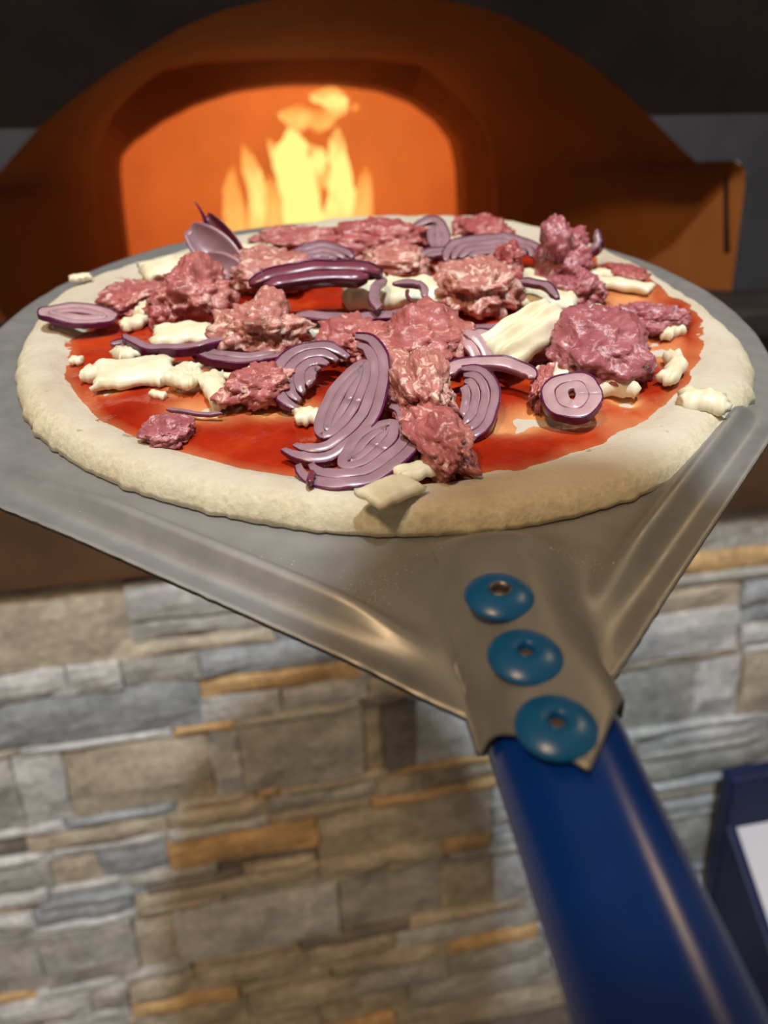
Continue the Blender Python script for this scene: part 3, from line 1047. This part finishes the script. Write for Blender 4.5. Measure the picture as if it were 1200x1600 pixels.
def petal(parent, ln, wd, cup, rot, tilt, loc, mt=None, th=0.0016):
    """one cupped onion petal: pointed at both ends, purple along its rim"""
    nx, ny = 16, 8
    V, Fc, E = [], [], []
    for side in (1, -1):
        for i in range(nx+1):
            t = i/nx
            w = wd*0.5*max(0.03, math.sin(math.pi*(0.10+0.86*t)))**0.5
            for j in range(ny+1):
                c = j/ny*2-1
                V.append((t*ln, c*w, cup*(c*c*w/(wd*0.5))-0.25*ln*math.sin(math.pi*t)*0.35+side*th*0.5*(1-0.6*abs(c)**3)))
                E.append(max(0.0, (abs(c)-0.7)/0.3) if side > 0 else 1.0)
    n1 = (nx+1)*(ny+1)
    for i in range(nx):
        for j in range(ny):
            q = i*(ny+1)+j
            Fc.append((q, q+ny+1, q+ny+2, q+1))
            Fc.append((n1+q, n1+q+1, n1+q+ny+2, n1+q+ny+1))
    rim = [i*(ny+1) for i in range(nx+1)] + [nx*(ny+1)+k for k in range(1, ny+1)] + [i*(ny+1)+ny for i in range(nx-1, -1, -1)] + list(range(ny-1, 0, -1))
    for q in range(len(rim)):
        a, c = rim[q], rim[(q+1) % len(rim)]
        Fc.append((a, n1+a, n1+c, c))
    o = mesh_obj('petal', V, Fc, mt or M_ONION, parent)
    at = o.data.attributes.new('edge', 'FLOAT', 'POINT')
    at.data.foreach_set('value', E)
    o.matrix_local = Matrix.Translation(loc) @ Matrix.Rotation(R(rot), 4, 'Z') @ Matrix.Rotation(R(-tilt), 4, 'Y') @ Matrix.Rotation(R(-52), 4, 'X')
    return o
curl = empty('onion_curl', place(375, 428, 0.014))
tag(curl, 'curled onion petals standing up towards the flames with a thin tip', 'onion slice', 'red onion slices on the pizza')
petal(curl, 0.034, 0.019, 0.006, 150, 32, (0, 0, 0))
petal(curl, 0.036, 0.012, 0.005, 138, 38, (0.004, 0.003, 0.0), M_ONION_D)
petal(curl, 0.022, 0.015, 0.004, 160, 20, (0.002, -0.004, -0.001))
tip = bp(326, 350, 0.034)-bp(375, 428, 0.014)
V, Fc = [], []
for i in range(9):
    t = i/8
    c = tip + Vector((-0.0055*t, 0.001*t, -0.003+0.013*t+0.002*math.sin(t*3)))
    for k in range(6):
        a = math.pi*k/3
        r_ = 0.0011*(1-0.6*t)
        V.append((c.x+r_*math.cos(a), c.y+r_*math.sin(a), c.z))
for i in range(8):
    for k in range(6):
        Fc.append((i*6+k, i*6+(k+1) % 6, (i+1)*6+(k+1) % 6, (i+1)*6+k))
Fc.append(tuple(48+k for k in range(6)))
mesh_obj('thread_tip', V, Fc, M_SKIN, curl)
onion('thin purple-edged onion arc draped over shredded cheese', 280, 520, 0.023, 0.013, 0.018, 0, (14, 0), (185, 355), 1, 0.0028, 0.0035, M_ONION, True)
onion('pale onion arc below the sausage lump over cheese', 372, 545, 0.020, 0.011, 0.014, -8, (10, 0), (190, 350), 2, 0.0026, 0.003, M_ONION, True)
onion('short onion stub beside the big white cheese slab', 184, 552, 0.010, 0.006, 0.013, 60, (25, 0), (-80, 80), 2, 0.0022, 0.003, M_ONION, True)
onion('long dark purple onion crescent across the middle', 495, 447, 0.031, 0.012, 0.026, 12, (25, 0), (18, 160), 2, 0.0045, 0.006, M_ONION_D, True)
onion('pale onion half slice behind the dark crescent', 500, 410, 0.017, 0.014, 0.018, 0, (20, 0), (10, 175), 4, 0.0030, 0.0028, M_ONION, True)
onion('pale onion half rings left of the largest slice', 492, 592, 0.017, 0.019, 0.015, 0, (18, 0), (40, 250), 4, 0.0034, 0.003, M_ONION, True)
onion('largest onion half slice with a purple rim over the sauce', 520, 622, 0.018, 0.030, 0.021, -24, (20, 8), (-112, 105), 2, 0.0030, 0.0024, M_ONION, True, skin_h=1.5, core=True)
onion('broad onion half slice lying in front on the sauce by the crust', 562, 688, 0.019, 0.024, 0.015, -40, (12, 6), (-118, 105), 2, 0.0032, 0.0023, M_ONION, True, core=True)
onion('onion half slice stack half under the ragged sausage', 722, 628, 0.013, 0.018, 0.015, -6, (20, 0), (-95, 95), 4, 0.0026, 0.003, M_ONION, True)
onion('wide pale onion arc bridging over sauce to cheese', 760, 590, 0.018, 0.011, 0.018, -4, (12, 0), (-5, 190), 1, 0.0042, 0.003, M_ONION_P, True)
onion('small onion ring beside the ribbed cheese chunk', 752, 548, 0.009, 0.010, 0.018, 0, (24, 0), (-130, 130), 1, 0.0034, 0.003, M_ONION_P, True)
onion('spiral onion ring lying on white cheese by the mauve sausage', 894, 620, 0.0103, 0.0118, 0.0175, -10, (14, -5), (0, 360), 2, 0.0036, 0.0028, M_ONION_P, True)
onion('onion half slices with purple rims behind the pinkish sausage', 770, 402, 0.026, 0.019, 0.018, 8, (16, 0), (-15, 185), 4, 0.0034, 0.003, M_ONION, True)
onion('dark onion edge at the far middle beside sausage block', 700, 405, 0.016, 0.010, 0.017, -10, (14, 0), (0, 180), 2, 0.0032, 0.003, M_ONION, True)
onion('rounded onion petal at the far rim beside the sausage block', 672, 372, 0.011, 0.015, 0.020, 0, (25, 0), (-150, 150), 1, 0.0034, 0.003, M_ONION, True, core=True)
onion('upright onion chip sticking over the far right crust', 912, 378, 0.010, 0.008, 0.022, -30, (55, 0), (-60, 60), 1, 0.0030, 0.006, M_ONION, True)
onion('glossy purple onion strip against the ribbed cheese chunk', 770, 500, 0.024, 0.010, 0.016, 20, (16, 0), (200, 335), 2, 0.0026, 0.003, M_ONION, True)
onion('thin onion strip between cheese chunk and pinkish sausage', 822, 465, 0.015, 0.012, 0.018, -50, (18, 0), (30, 140), 1, 0.0026, 0.003, M_ONION, True)
onion('onion strip under the small glossy sausage', 893, 482, 0.015, 0.009, 0.012, 18, (10, 0), (200, 340), 2, 0.0030, 0.003, M_ONION, True)
onion('flat pale onion strip lying across in front of white cheese slab', 560, 487, 0.030, 0.008, 0.020, 4, (10, 0), (200, 340), 1, 0.0045, 0.0025, M_ONION, True)
onion('mauve onion strip slanting over the white cheese slab', 625, 462, 0.017, 0.010, 0.024, 50, (10, 0), (-60, 70), 1, 0.0028, 0.0028, M_ONION, False)
onion('pale onion strip upright over the white cheese slab', 598, 460, 0.019, 0.006, 0.024, 85, (12, 0), (10, 170), 1, 0.0036, 0.0026, M_ONION, False)
onion('thin dark onion sliver on the white cheese slab', 644, 462, 0.007, 0.003, 0.025, 95, (0, 0), (20, 160), 1, 0.0012, 0.0014, M_ONION_D, False)
onion('onion strips crossing left of central sausage over cheese', 505, 515, 0.014, 0.009, 0.016, -35, (10, 0), (30, 150), 2, 0.0028, 0.003, M_ONION, True)
onion('pale onion layer on the side of the central sausage', 730, 570, 0.010, 0.016, 0.018, 10, (30, 0), (-80, 80), 2, 0.0034, 0.003, M_ONION_P, False)
onion('dark onion petals hidden under the ragged sausage end', 655, 682, 0.013, 0.008, 0.012, 0, (10, 0), (190, 350), 3, 0.0020, 0.003, M_ONION_D, True)
onion('thin onion skin thread lying in the sauce', 305, 642, 0.012, 0.003, 0.0105, -14, (0, 0), (200, 340), 1, 0.0014, 0.0014, M_ONION, False)
onion('tiny dark onion tip hanging over the sauce edge', 489, 750, 0.004, 0.002, 0.0125, 85, (20, 0), (20, 160), 1, 0.0016, 0.0025, M_ONION_D, False)

# ------------------------------------------------------------------ mozzarella
def cheese(label, x, y, ln, wd, th, z, rot=0, tilt=(0, 0), curve=0.0, ridges=0.0, torn=0.12, seed=0, taper=0.0, arch=0.0):
    """a torn strip or slab: ln along x, wd along y, bent by curve (radians over its length)"""
    nx, ny = 22, (24 if ridges > 0.001 else 8)
    V, Fc = [], []
    for side in (1, -1):
        for i in range(nx+1):
            for j in range(ny+1):
                a, c = i/nx*2-1, j/ny*2-1
                k = 1-taper*(i/nx)
                X = a*ln*0.5
                Y = c*wd*0.5*k
                ex = noise.noise(Vector((c*2.5+seed, seed, side*0.2)))*torn*wd*(abs(a)**4)
                ey = noise.noise(Vector((a*2.2, seed*2+1, 0.15*side)))*torn*wd + noise.noise(Vector((a*7, seed*2+4, 0)))*torn*0.25*wd
                X += ex
                Y += ey*abs(c)
                rnd = math.sqrt(max(0.0, 1-max(abs(a)**7, abs(c)**4)*0.85))
                Z = side*th*0.5*rnd
                Z += noise.noise(Vector((a*2.2+seed, c*2.0, 5)))*th*0.2
                if side > 0:
                    Z += ridges*math.sin(c*9+a*1.5+seed)
                Z -= arch*a*a
                if abs(curve) > 1e-3:
                    rad = ln/curve
                    ang = X/rad
                    X, Y = (rad-Y)*math.sin(ang), rad-(rad-Y)*math.cos(ang)
                V.append((X, Y, Z))
    n1 = (nx+1)*(ny+1)
    for i in range(nx):
        for j in range(ny):
            q = i*(ny+1)+j
            Fc.append((q, q+ny+1, q+ny+2, q+1))
            Fc.append((n1+q, n1+q+1, n1+q+ny+2, n1+q+ny+1))
    rim = [i*(ny+1) for i in range(nx+1)] + [nx*(ny+1)+j for j in range(1, ny+1)] + [i*(ny+1)+ny for i in range(nx-1, -1, -1)] + [j for j in range(ny-1, 0, -1)]
    for q in range(len(rim)):
        a, c = rim[q], rim[(q+1) % len(rim)]
        Fc.append((a, n1+a, n1+c, c))
    o = mesh_obj('mozzarella_piece', V, Fc, M_CHEESE, mw=place(x, y, z, rot, tilt))
    tag(o, label, 'cheese', 'mozzarella pieces on the pizza')
    return o
cheese('big smooth mozzarella slab lying on sauce below the purple onion arc', 208, 582, 0.030, 0.018, 0.006, G+0.0035, 14, (6, 0), 0, 0, 0.2, 1)
cheese('mozzarella stub at the tip of the big smooth slab', 150, 585, 0.010, 0.008, 0.006, G+0.003, -10, (0, 0), 0, 0, 0.2, 2)
cheese('mozzarella strip hanging down beside the big smooth slab', 285, 585, 0.018, 0.008, 0.006, G+0.005, 75, (0, 8), 0, 0.0006, 0.25, 3)
cheese('split mozzarella strip with fringed end on sauce', 300, 592, 0.016, 0.006, 0.005, G+0.005, 85, (0, 8), 0.3, 0.0006, 0.25, 4)
cheese('pointed mozzarella wedge next to the long smooth sausage piece', 336, 610, 0.022, 0.011, 0.007, G+0.004, -70, (0, 5), 0, 0.0004, 0.2, 5, 0.5)
cheese('flat mozzarella piece under the purple onion arc', 285, 522, 0.024, 0.014, 0.005, 0.0135, 8, (10, 0), 0, 0, 0.25, 6)
cheese('mozzarella shred beside the small dark sausage lump', 216, 502, 0.016, 0.007, 0.005, G+0.003, 60, (0, 0), 0.8, 0, 0.3, 7)
cheese('mozzarella knob between sauce and small dark sausage lump', 227, 485, 0.011, 0.006, 0.006, G+0.005, 80, (0, 0), 0.6, 0, 0.3, 8)
cheese('mozzarella crumbs under the short onion stub', 205, 552, 0.012, 0.010, 0.006, G+0.004, 30, (0, 0), 0, 0, 0.3, 9)
cheese('thin mozzarella curl beside the pointed wedge', 362, 588, 0.016, 0.0025, 0.0025, G+0.004, 0, (0, 0), 1.4, 0, 0.2, 10)
cheese('small mozzarella bit against the long smooth sausage piece', 392, 585, 0.008, 0.006, 0.005, G+0.003, 50, (0, 0), 0, 0, 0.3, 11)
cheese('shredded mozzarella heap on the left far crust', 262, 420, 0.026, 0.016, 0.007, 0.0155, 25, (6, 0), 0, 0.0008, 0.35, 12)
cheese('mozzarella shred lying along the far left crust', 310, 408, 0.024, 0.012, 0.007, 0.0155, 30, (0, 0), 0.3, 0.0008, 0.35, 13)
cheese('mozzarella strip behind the standing onion curl', 400, 388, 0.018, 0.008, 0.004, G+0.004, 5, (0, 0), 0, 0, 0.25, 14)
cheese('white mozzarella slab under crossing onion strips', 572, 455, 0.021, 0.022, 0.010, 0.0155, 5, (14, 0), 0, 0.0006, 0.12, 15)
cheese('rounded mozzarella slab under the thin dark onion sliver', 650, 458, 0.031, 0.020, 0.010, 0.0155, 0, (14, 0), 0, 0.0005, 0.12, 16)
cheese('mozzarella piece peeping out above the central sausage', 585, 500, 0.030, 0.008, 0.005, 0.013, 4, (0, 0), 0, 0, 0.2, 17)
cheese('mozzarella bit between onion strips and left sausage wing', 478, 522, 0.016, 0.012, 0.007, 0.012, 20, (0, 0), 0, 0, 0.25, 18)
cheese('large ribbed mozzarella chunk leaning on the mauve sausage', 824, 522, 0.043, 0.019, 0.011, 0.0215, 46, (10, -6), 0, 0.0013, 0.06, 19)
cheese('mozzarella piece beneath the ribbed chunk', 800, 556, 0.014, 0.012, 0.007, G+0.004, 40, (0, 0), 0, 0, 0.2, 20)
cheese('soft mozzarella piece behind the spiral onion ring', 935, 598, 0.028, 0.013, 0.008, G+0.004, -6, (6, 0), 0, 0, 0.3, 21)
cheese('torn mozzarella flake left of the spiral onion ring', 870, 585, 0.016, 0.010, 0.007, G+0.005, 20, (6, 0), 0, 0, 0.3, 22)
cheese('mozzarella slice overhanging the front crust', 610, 766, 0.021, 0.0105, 0.0042, 0.0150, 48, (4, 12), 0, 0, 0.12, 23)
cheese('mozzarella strip continuing under the ragged sausage end', 655, 735, 0.016, 0.007, 0.004, 0.0125, 22, (0, 0), 0, 0, 0.2, 24)
cheese('small mozzarella crumb beside the ragged sausage end', 632, 708, 0.007, 0.006, 0.005, 0.012, 20, (0, 0), 0, 0, 0.3, 25)
cheese('curved mozzarella strip near the right inner crust', 1056, 575, 0.026, 0.007, 0.006, G+0.004, 68, (0, 0), 1.1, 0, 0.2, 26)
cheese('small mozzarella curl above the curved strip by mauve sliver', 1050, 518, 0.013, 0.005, 0.005, G+0.003, 35, (0, 0), -1.3, 0, 0.2, 27)
cheese('mozzarella lump lying on the right crust', 1098, 626, 0.016, 0.010, 0.007, 0.0122, -24, (0, -4), 0.2, 0.0, 0.35, 28)
cheese('mozzarella strip on sauce by the far right crust', 975, 445, 0.027, 0.008, 0.005, G+0.003, -24, (0, 0), -0.4, 0, 0.2, 29)
cheese('mozzarella strip leaving the small glossy sausage', 922, 430, 0.020, 0.007, 0.005, G+0.004, 5, (0, 0), 0.3, 0, 0.2, 30)
cheese('mozzarella flake between the tall sausage and ribbed chunk', 860, 468, 0.024, 0.014, 0.006, 0.0125, -18, (10, 0), 0, 0, 0.2, 31)
cheese('pale mozzarella patch behind onion strip and tall sausage', 838, 440, 0.022, 0.022, 0.006, 0.0115, 0, (8, 0), 0, 0, 0.25, 32)
cheese('mozzarella flake below the onion strip under glossy sausage', 915, 488, 0.018, 0.007, 0.005, G+0.003, 12, (0, 0), 0, 0, 0.25, 33)
cheese('small mozzarella bit at the far rim beside onion petal', 712, 380, 0.014, 0.014, 0.006, G+0.003, 0, (0, 0), 0, 0, 0.3, 34)
cheese('small white mozzarella cube beside largest onion half slice', 480, 650, 0.009, 0.008, 0.005, G+0.003, 10, (0, 0), 0, 0, 0.2, 35)
cheese('tiny mozzarella crumb alone on sauce by the left crust', 120, 563, 0.005, 0.004, 0.003, G+0.0015, 0, (0, 0), 0, 0, 0.3, 36)
cheese('small mozzarella crumb on sauce under the fringed strip', 247, 617, 0.007, 0.003, 0.003, G+0.0015, -25, (0, 0), 0, 0, 0.3, 37)
cheese('mozzarella crumb stuck to the outside of the left far crust', 125, 433, 0.010, 0.005, 0.003, 0.0125, 20, (0, 0), 0, 0, 0.4, 38)

# loose semolina on the blade: nobody could count it
rnd = random.Random(3)
V, Fc = [], []
def grain(x, y, s):
    p = bp(x, y, 0.0)
    t_, s_ = (p.x-P0.x)*BX.x+p.y*BX.y, (p.x-P0.x)*AX.x+p.y*AX.y
    z = plate_z(t_, s_)
    b0 = len(V)
    for d in ((s,0,0.4*s),(-s,0,0.4*s),(0,s,0.4*s),(0,-s,0.4*s),(0,0,1.2*s),(0,0,-0.1*s)):
        V.append((p.x+d[0], p.y+d[1], z+d[2]))
    for q in ((0,2,4),(2,1,4),(1,3,4),(3,0,4),(2,0,5),(1,2,5),(3,1,5),(0,3,5)):
        Fc.append(tuple(b0+k for k in q))
for _ in range(70):
    grain(rnd.gauss(585, 28), rnd.gauss(925, 20), rnd.uniform(0.00008, 0.00025))
for _ in range(60):
    grain(rnd.gauss(925, 35), rnd.gauss(885, 12), rnd.uniform(0.00008, 0.00025))
for _ in range(60):
    x = rnd.uniform(60, 1050)
    grain(x, 760+0.22*min(x, 500)+rnd.uniform(0, 30), rnd.uniform(0.00008, 0.00028))
sem = mesh_obj('semolina', V, Fc, M_CHEESE, mw=PEEL)
tag(sem, 'loose pale semolina grains scattered on the metal blade', 'semolina')
sem['kind'] = 'stuff'

# ------------------------------------------------------------------ navy box by the stone wall
q0 = on_y(1132, 1205, Y_STONE-0.03)
q1 = on_y(1126, 1288, Y_STONE-0.05)
ztop, xl = q0.z, q0.x
bx = empty('storage_box', Matrix.Translation((xl+0.17, 0.74, 0.0)))
tag(bx, 'navy blue box with a white sloping lid standing against the stone wall', 'box')
def bpart(name, v, f, m, bev=0.004):
    v = [(a-(xl+0.17), c-0.74, d) for a, c, d in v]
    return bevel(mesh_obj(name, v, f, m, bx, smooth=False), bev)
y_b = Y_STONE-0.022
v, f = box(xl, y_b-0.03, 0.0, xl+0.34, y_b, ztop)
bpart('back_board', v, f, M_NAVY)
zf = q1.z
yb2 = y_b-0.0305
yf2 = 0.60
drop = 0.20
def wedge(x0, x1, lift):
    return ([(x0,yf2,0),(x1,yf2,0),(x1,yb2,0),(x0,yb2,0),(x0,yf2,zf-drop+lift),(x1,yf2,zf-drop+lift),(x1,yb2,zf+lift),(x0,yb2,zf+lift)],
            [(0,3,2,1),(4,5,6,7),(0,1,5,4),(1,2,6,5),(2,3,7,6),(3,0,4,7)])
v, f = wedge(xl, xl+0.016, 0.0)
bpart('side_board', v, f, M_NAVY, 0.003)
v, f = wedge(xl+0.324, xl+0.34, 0.0)
bpart('side_board', v, f, M_NAVY, 0.003)
v, f = wedge(xl+0.0165, xl+0.3235, -0.008)
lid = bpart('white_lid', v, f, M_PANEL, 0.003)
lid['label'] = 'glossy white sloping lid with a pale blue patch'

# ------------------------------------------------------------------ the person taking the picture, whose shadow falls on the peel
M_CLOTH = m_simple('dark_clothes', (0.03, 0.032, 0.04), 0.85, 40, 0.3)
M_FLESH = m_simple('skin', (0.55, 0.33, 0.24), 0.5, 30, 0.08)
M_HAIR = m_simple('hair', (0.04, 0.025, 0.018), 0.6, 80, 0.4)
M_PHONE = m_simple('phone_black', (0.01, 0.01, 0.012), 0.25, 40, 0.1)
PERS = empty('person', Matrix.Translation((0.02, -0.42, 0.0)))
tag(PERS, 'person in dark clothes leaning over the peel handle with a phone', 'person')
PB = Vector((0.02, -0.42, 0.0))
def skin_mesh(name, joints, edges, m, root=0, sub=2):
    me = bpy.data.meshes.new(name)
    me.from_pydata([tuple(Vector(j[0])-PB) for j in joints], edges, [])
    me.materials.append(m)
    o = bpy.data.objects.new(name, me)
    COL.objects.link(o)
    o.parent = PERS
    sk = o.modifiers.new('skin', 'SKIN')
    sk.use_smooth_shade = True
    lay = me.skin_vertices[0].data if me.skin_vertices else None
    if lay is None:
        bm = bmesh.new(); bm.from_mesh(me); bm.verts.layers.skin.verify(); bm.to_mesh(me); bm.free()
        lay = me.skin_vertices[0].data
    for i, j in enumerate(joints):
        r = j[1] if isinstance(j[1], tuple) else (j[1], j[1])
        lay[i].radius = r
        lay[i].use_root = (i == root)
    ss = o.modifiers.new('sub', 'SUBSURF')
    ss.levels = ss.render_levels = sub
    return o
grip = PEEL @ Vector((*st(0, -0.52), 0.0))
J = [((0.0, -0.52, 0.95), (0.16, 0.11)), ((0.02, -0.44, 1.12), (0.15, 0.10)), ((0.05, -0.34, 1.30), (0.17, 0.11)), ((0.07, -0.24, 1.45), (0.11, 0.08)), ((0.080, -0.09, 1.56), 0.055),
     ((-0.09, -0.53, 0.86), 0.09), ((-0.11, -0.50, 0.48), 0.062), ((-0.12, -0.55, 0.09), 0.045), ((-0.13, -0.42, 0.04), 0.04),
     ((0.09, -0.53, 0.86), 0.09), ((0.11, -0.52, 0.48), 0.062), ((0.12, -0.58, 0.09), 0.045), ((0.13, -0.45, 0.04), 0.04),
     ((-0.14, -0.26, 1.42), 0.065), ((-0.20, -0.22, 1.17), 0.048), ((-0.11, -0.07, 1.32), 0.032),
     ((0.25, -0.28, 1.40), 0.065), ((0.30, -0.34, 1.16), 0.048), (tuple(grip+Vector((0.10, -0.02, 0.02))), 0.032)]
Ed = [(0,1),(1,2),(2,3),(3,4),(0,5),(5,6),(6,7),(7,8),(0,9),(9,10),(10,11),(11,12),(3,13),(13,14),(14,15),(3,16),(16,17),(17,18)]
skin_mesh('body', J, Ed, M_CLOTH)
# head
vs, fs = ico(4)
HC = Vector((0.084, -0.040, 1.685))
tiltm = Matrix.Rotation(R(-24), 3, 'X')
V = []
for p in vs:
    q = Vector((p.x*0.076, p.y*0.096, p.z*0.118))
    if p.z < 0:
        q.x *= 1+0.28*p.z
        q.y *= 1+0.12*p.z
    if p.y > 0.6:                                  # face: brow, nose and chin
        q.y += 0.020*math.exp(-(p.x/0.16)**2-((p.z+0.12)/0.20)**2)
        q.y += 0.006*math.exp(-(p.x/0.3)**2-((p.z+0.8)/0.2)**2)
        q.y -= 0.006*(math.exp(-((abs(p.x)-0.36)/0.14)**2-((p.z-0.08)/0.12)**2))
    V.append(tiltm @ q + HC - PB)
mesh_obj('head', V, fs, M_FLESH, PERS)
V = [tiltm @ Vector((p.x*0.084, p.y*0.103-0.006, p.z*0.125+0.003)) + HC - PB for p in vs]
keep = [f for f in fs if all((vs[k].z > 0.42 or vs[k].y < -0.05 and vs[k].z > -0.55) for k in f)]
mesh_obj('hair', V, keep, M_HAIR, PERS)
for sx in (-1, 1):
    V = [tiltm @ Vector((sx*0.078+p.x*0.008, p.y*0.016-0.005, p.z*0.028-0.005)) + HC - PB for p in ico(2)[0]]
    mesh_obj('ear', V, ico(2)[1], M_FLESH, PERS)
    V = [tiltm @ Vector((sx*0.028+p.x*0.012, 0.080+p.y*0.012, 0.010+p.z*0.008)) + HC - PB for p in ico(2)[0]]
    mesh_obj('eye', V, ico(2)[1], M_CHEESE, PERS)
def hand(wrist, palm, tips, thumb):
    """palm and five bent fingers"""
    w, p = Vector(wrist), Vector(palm)
    js = [(tuple(w), (0.024, 0.018)), (tuple(w.lerp(p, 0.6)), (0.030, 0.016)), (tuple(p), (0.032, 0.014))]
    es = [(0, 1), (1, 2)]
    for (k, md, tp) in tips:
        b = len(js)
        js += [(tuple(k), 0.0095), (tuple(md), 0.0088), (tuple(tp), 0.0072)]
        es += [(2, b), (b, b+1), (b+1, b+2)]
    b = len(js)
    js += [(tuple(thumb[0]), 0.011), (tuple(thumb[1]), 0.009)]
    es += [(1, b), (b, b+1)]
    skin_mesh('hand', js, es, M_FLESH, sub=1)
hx = grip
def around(a, s, r=0.026):
    c = PEEL @ Vector((*st(r*math.cos(a), s), r*math.sin(a)))
    return c
hand(hx+Vector((0.10, -0.02, 0.02)), around(0.9, -0.52, 0.036),
     [(around(1.5, -0.49+0.022*-k, 0.029), around(2.6, -0.49+0.022*-k, 0.026), around(3.9-0.2*(k == 3), -0.49+0.022*-k, 0.025)) for k in range(4)],
     (around(0.1, -0.475, 0.034), around(-1.0, -0.465, 0.026)))
# phone just behind the lens, held in the other hand
ph = empty('phone', Matrix.Translation(CAMP) @ CR.to_4x4())
tag(ph, 'black phone held up over the peel to take the picture', 'phone')
v, f = box(-0.035, -0.13, 0.012, 0.039, 0.022, 0.020)
bevel(mesh_obj('case', v, f, M_PHONE, ph, smooth=False), 0.003)
def c2w(x, y, z):
    return CAMP + CR @ Vector((x, y, z))
hand((-0.11, -0.07, 1.32), c2w(-0.058, -0.095, 0.040),
     [(c2w(-0.048, -0.060-0.021*k, 0.036), c2w(-0.044, -0.058-0.021*k, 0.004), c2w(-0.022, -0.058-0.021*k, 0.001)) for k in range(4)],
     (c2w(-0.050, -0.060, 0.050), c2w(-0.028, -0.035, 0.031)))
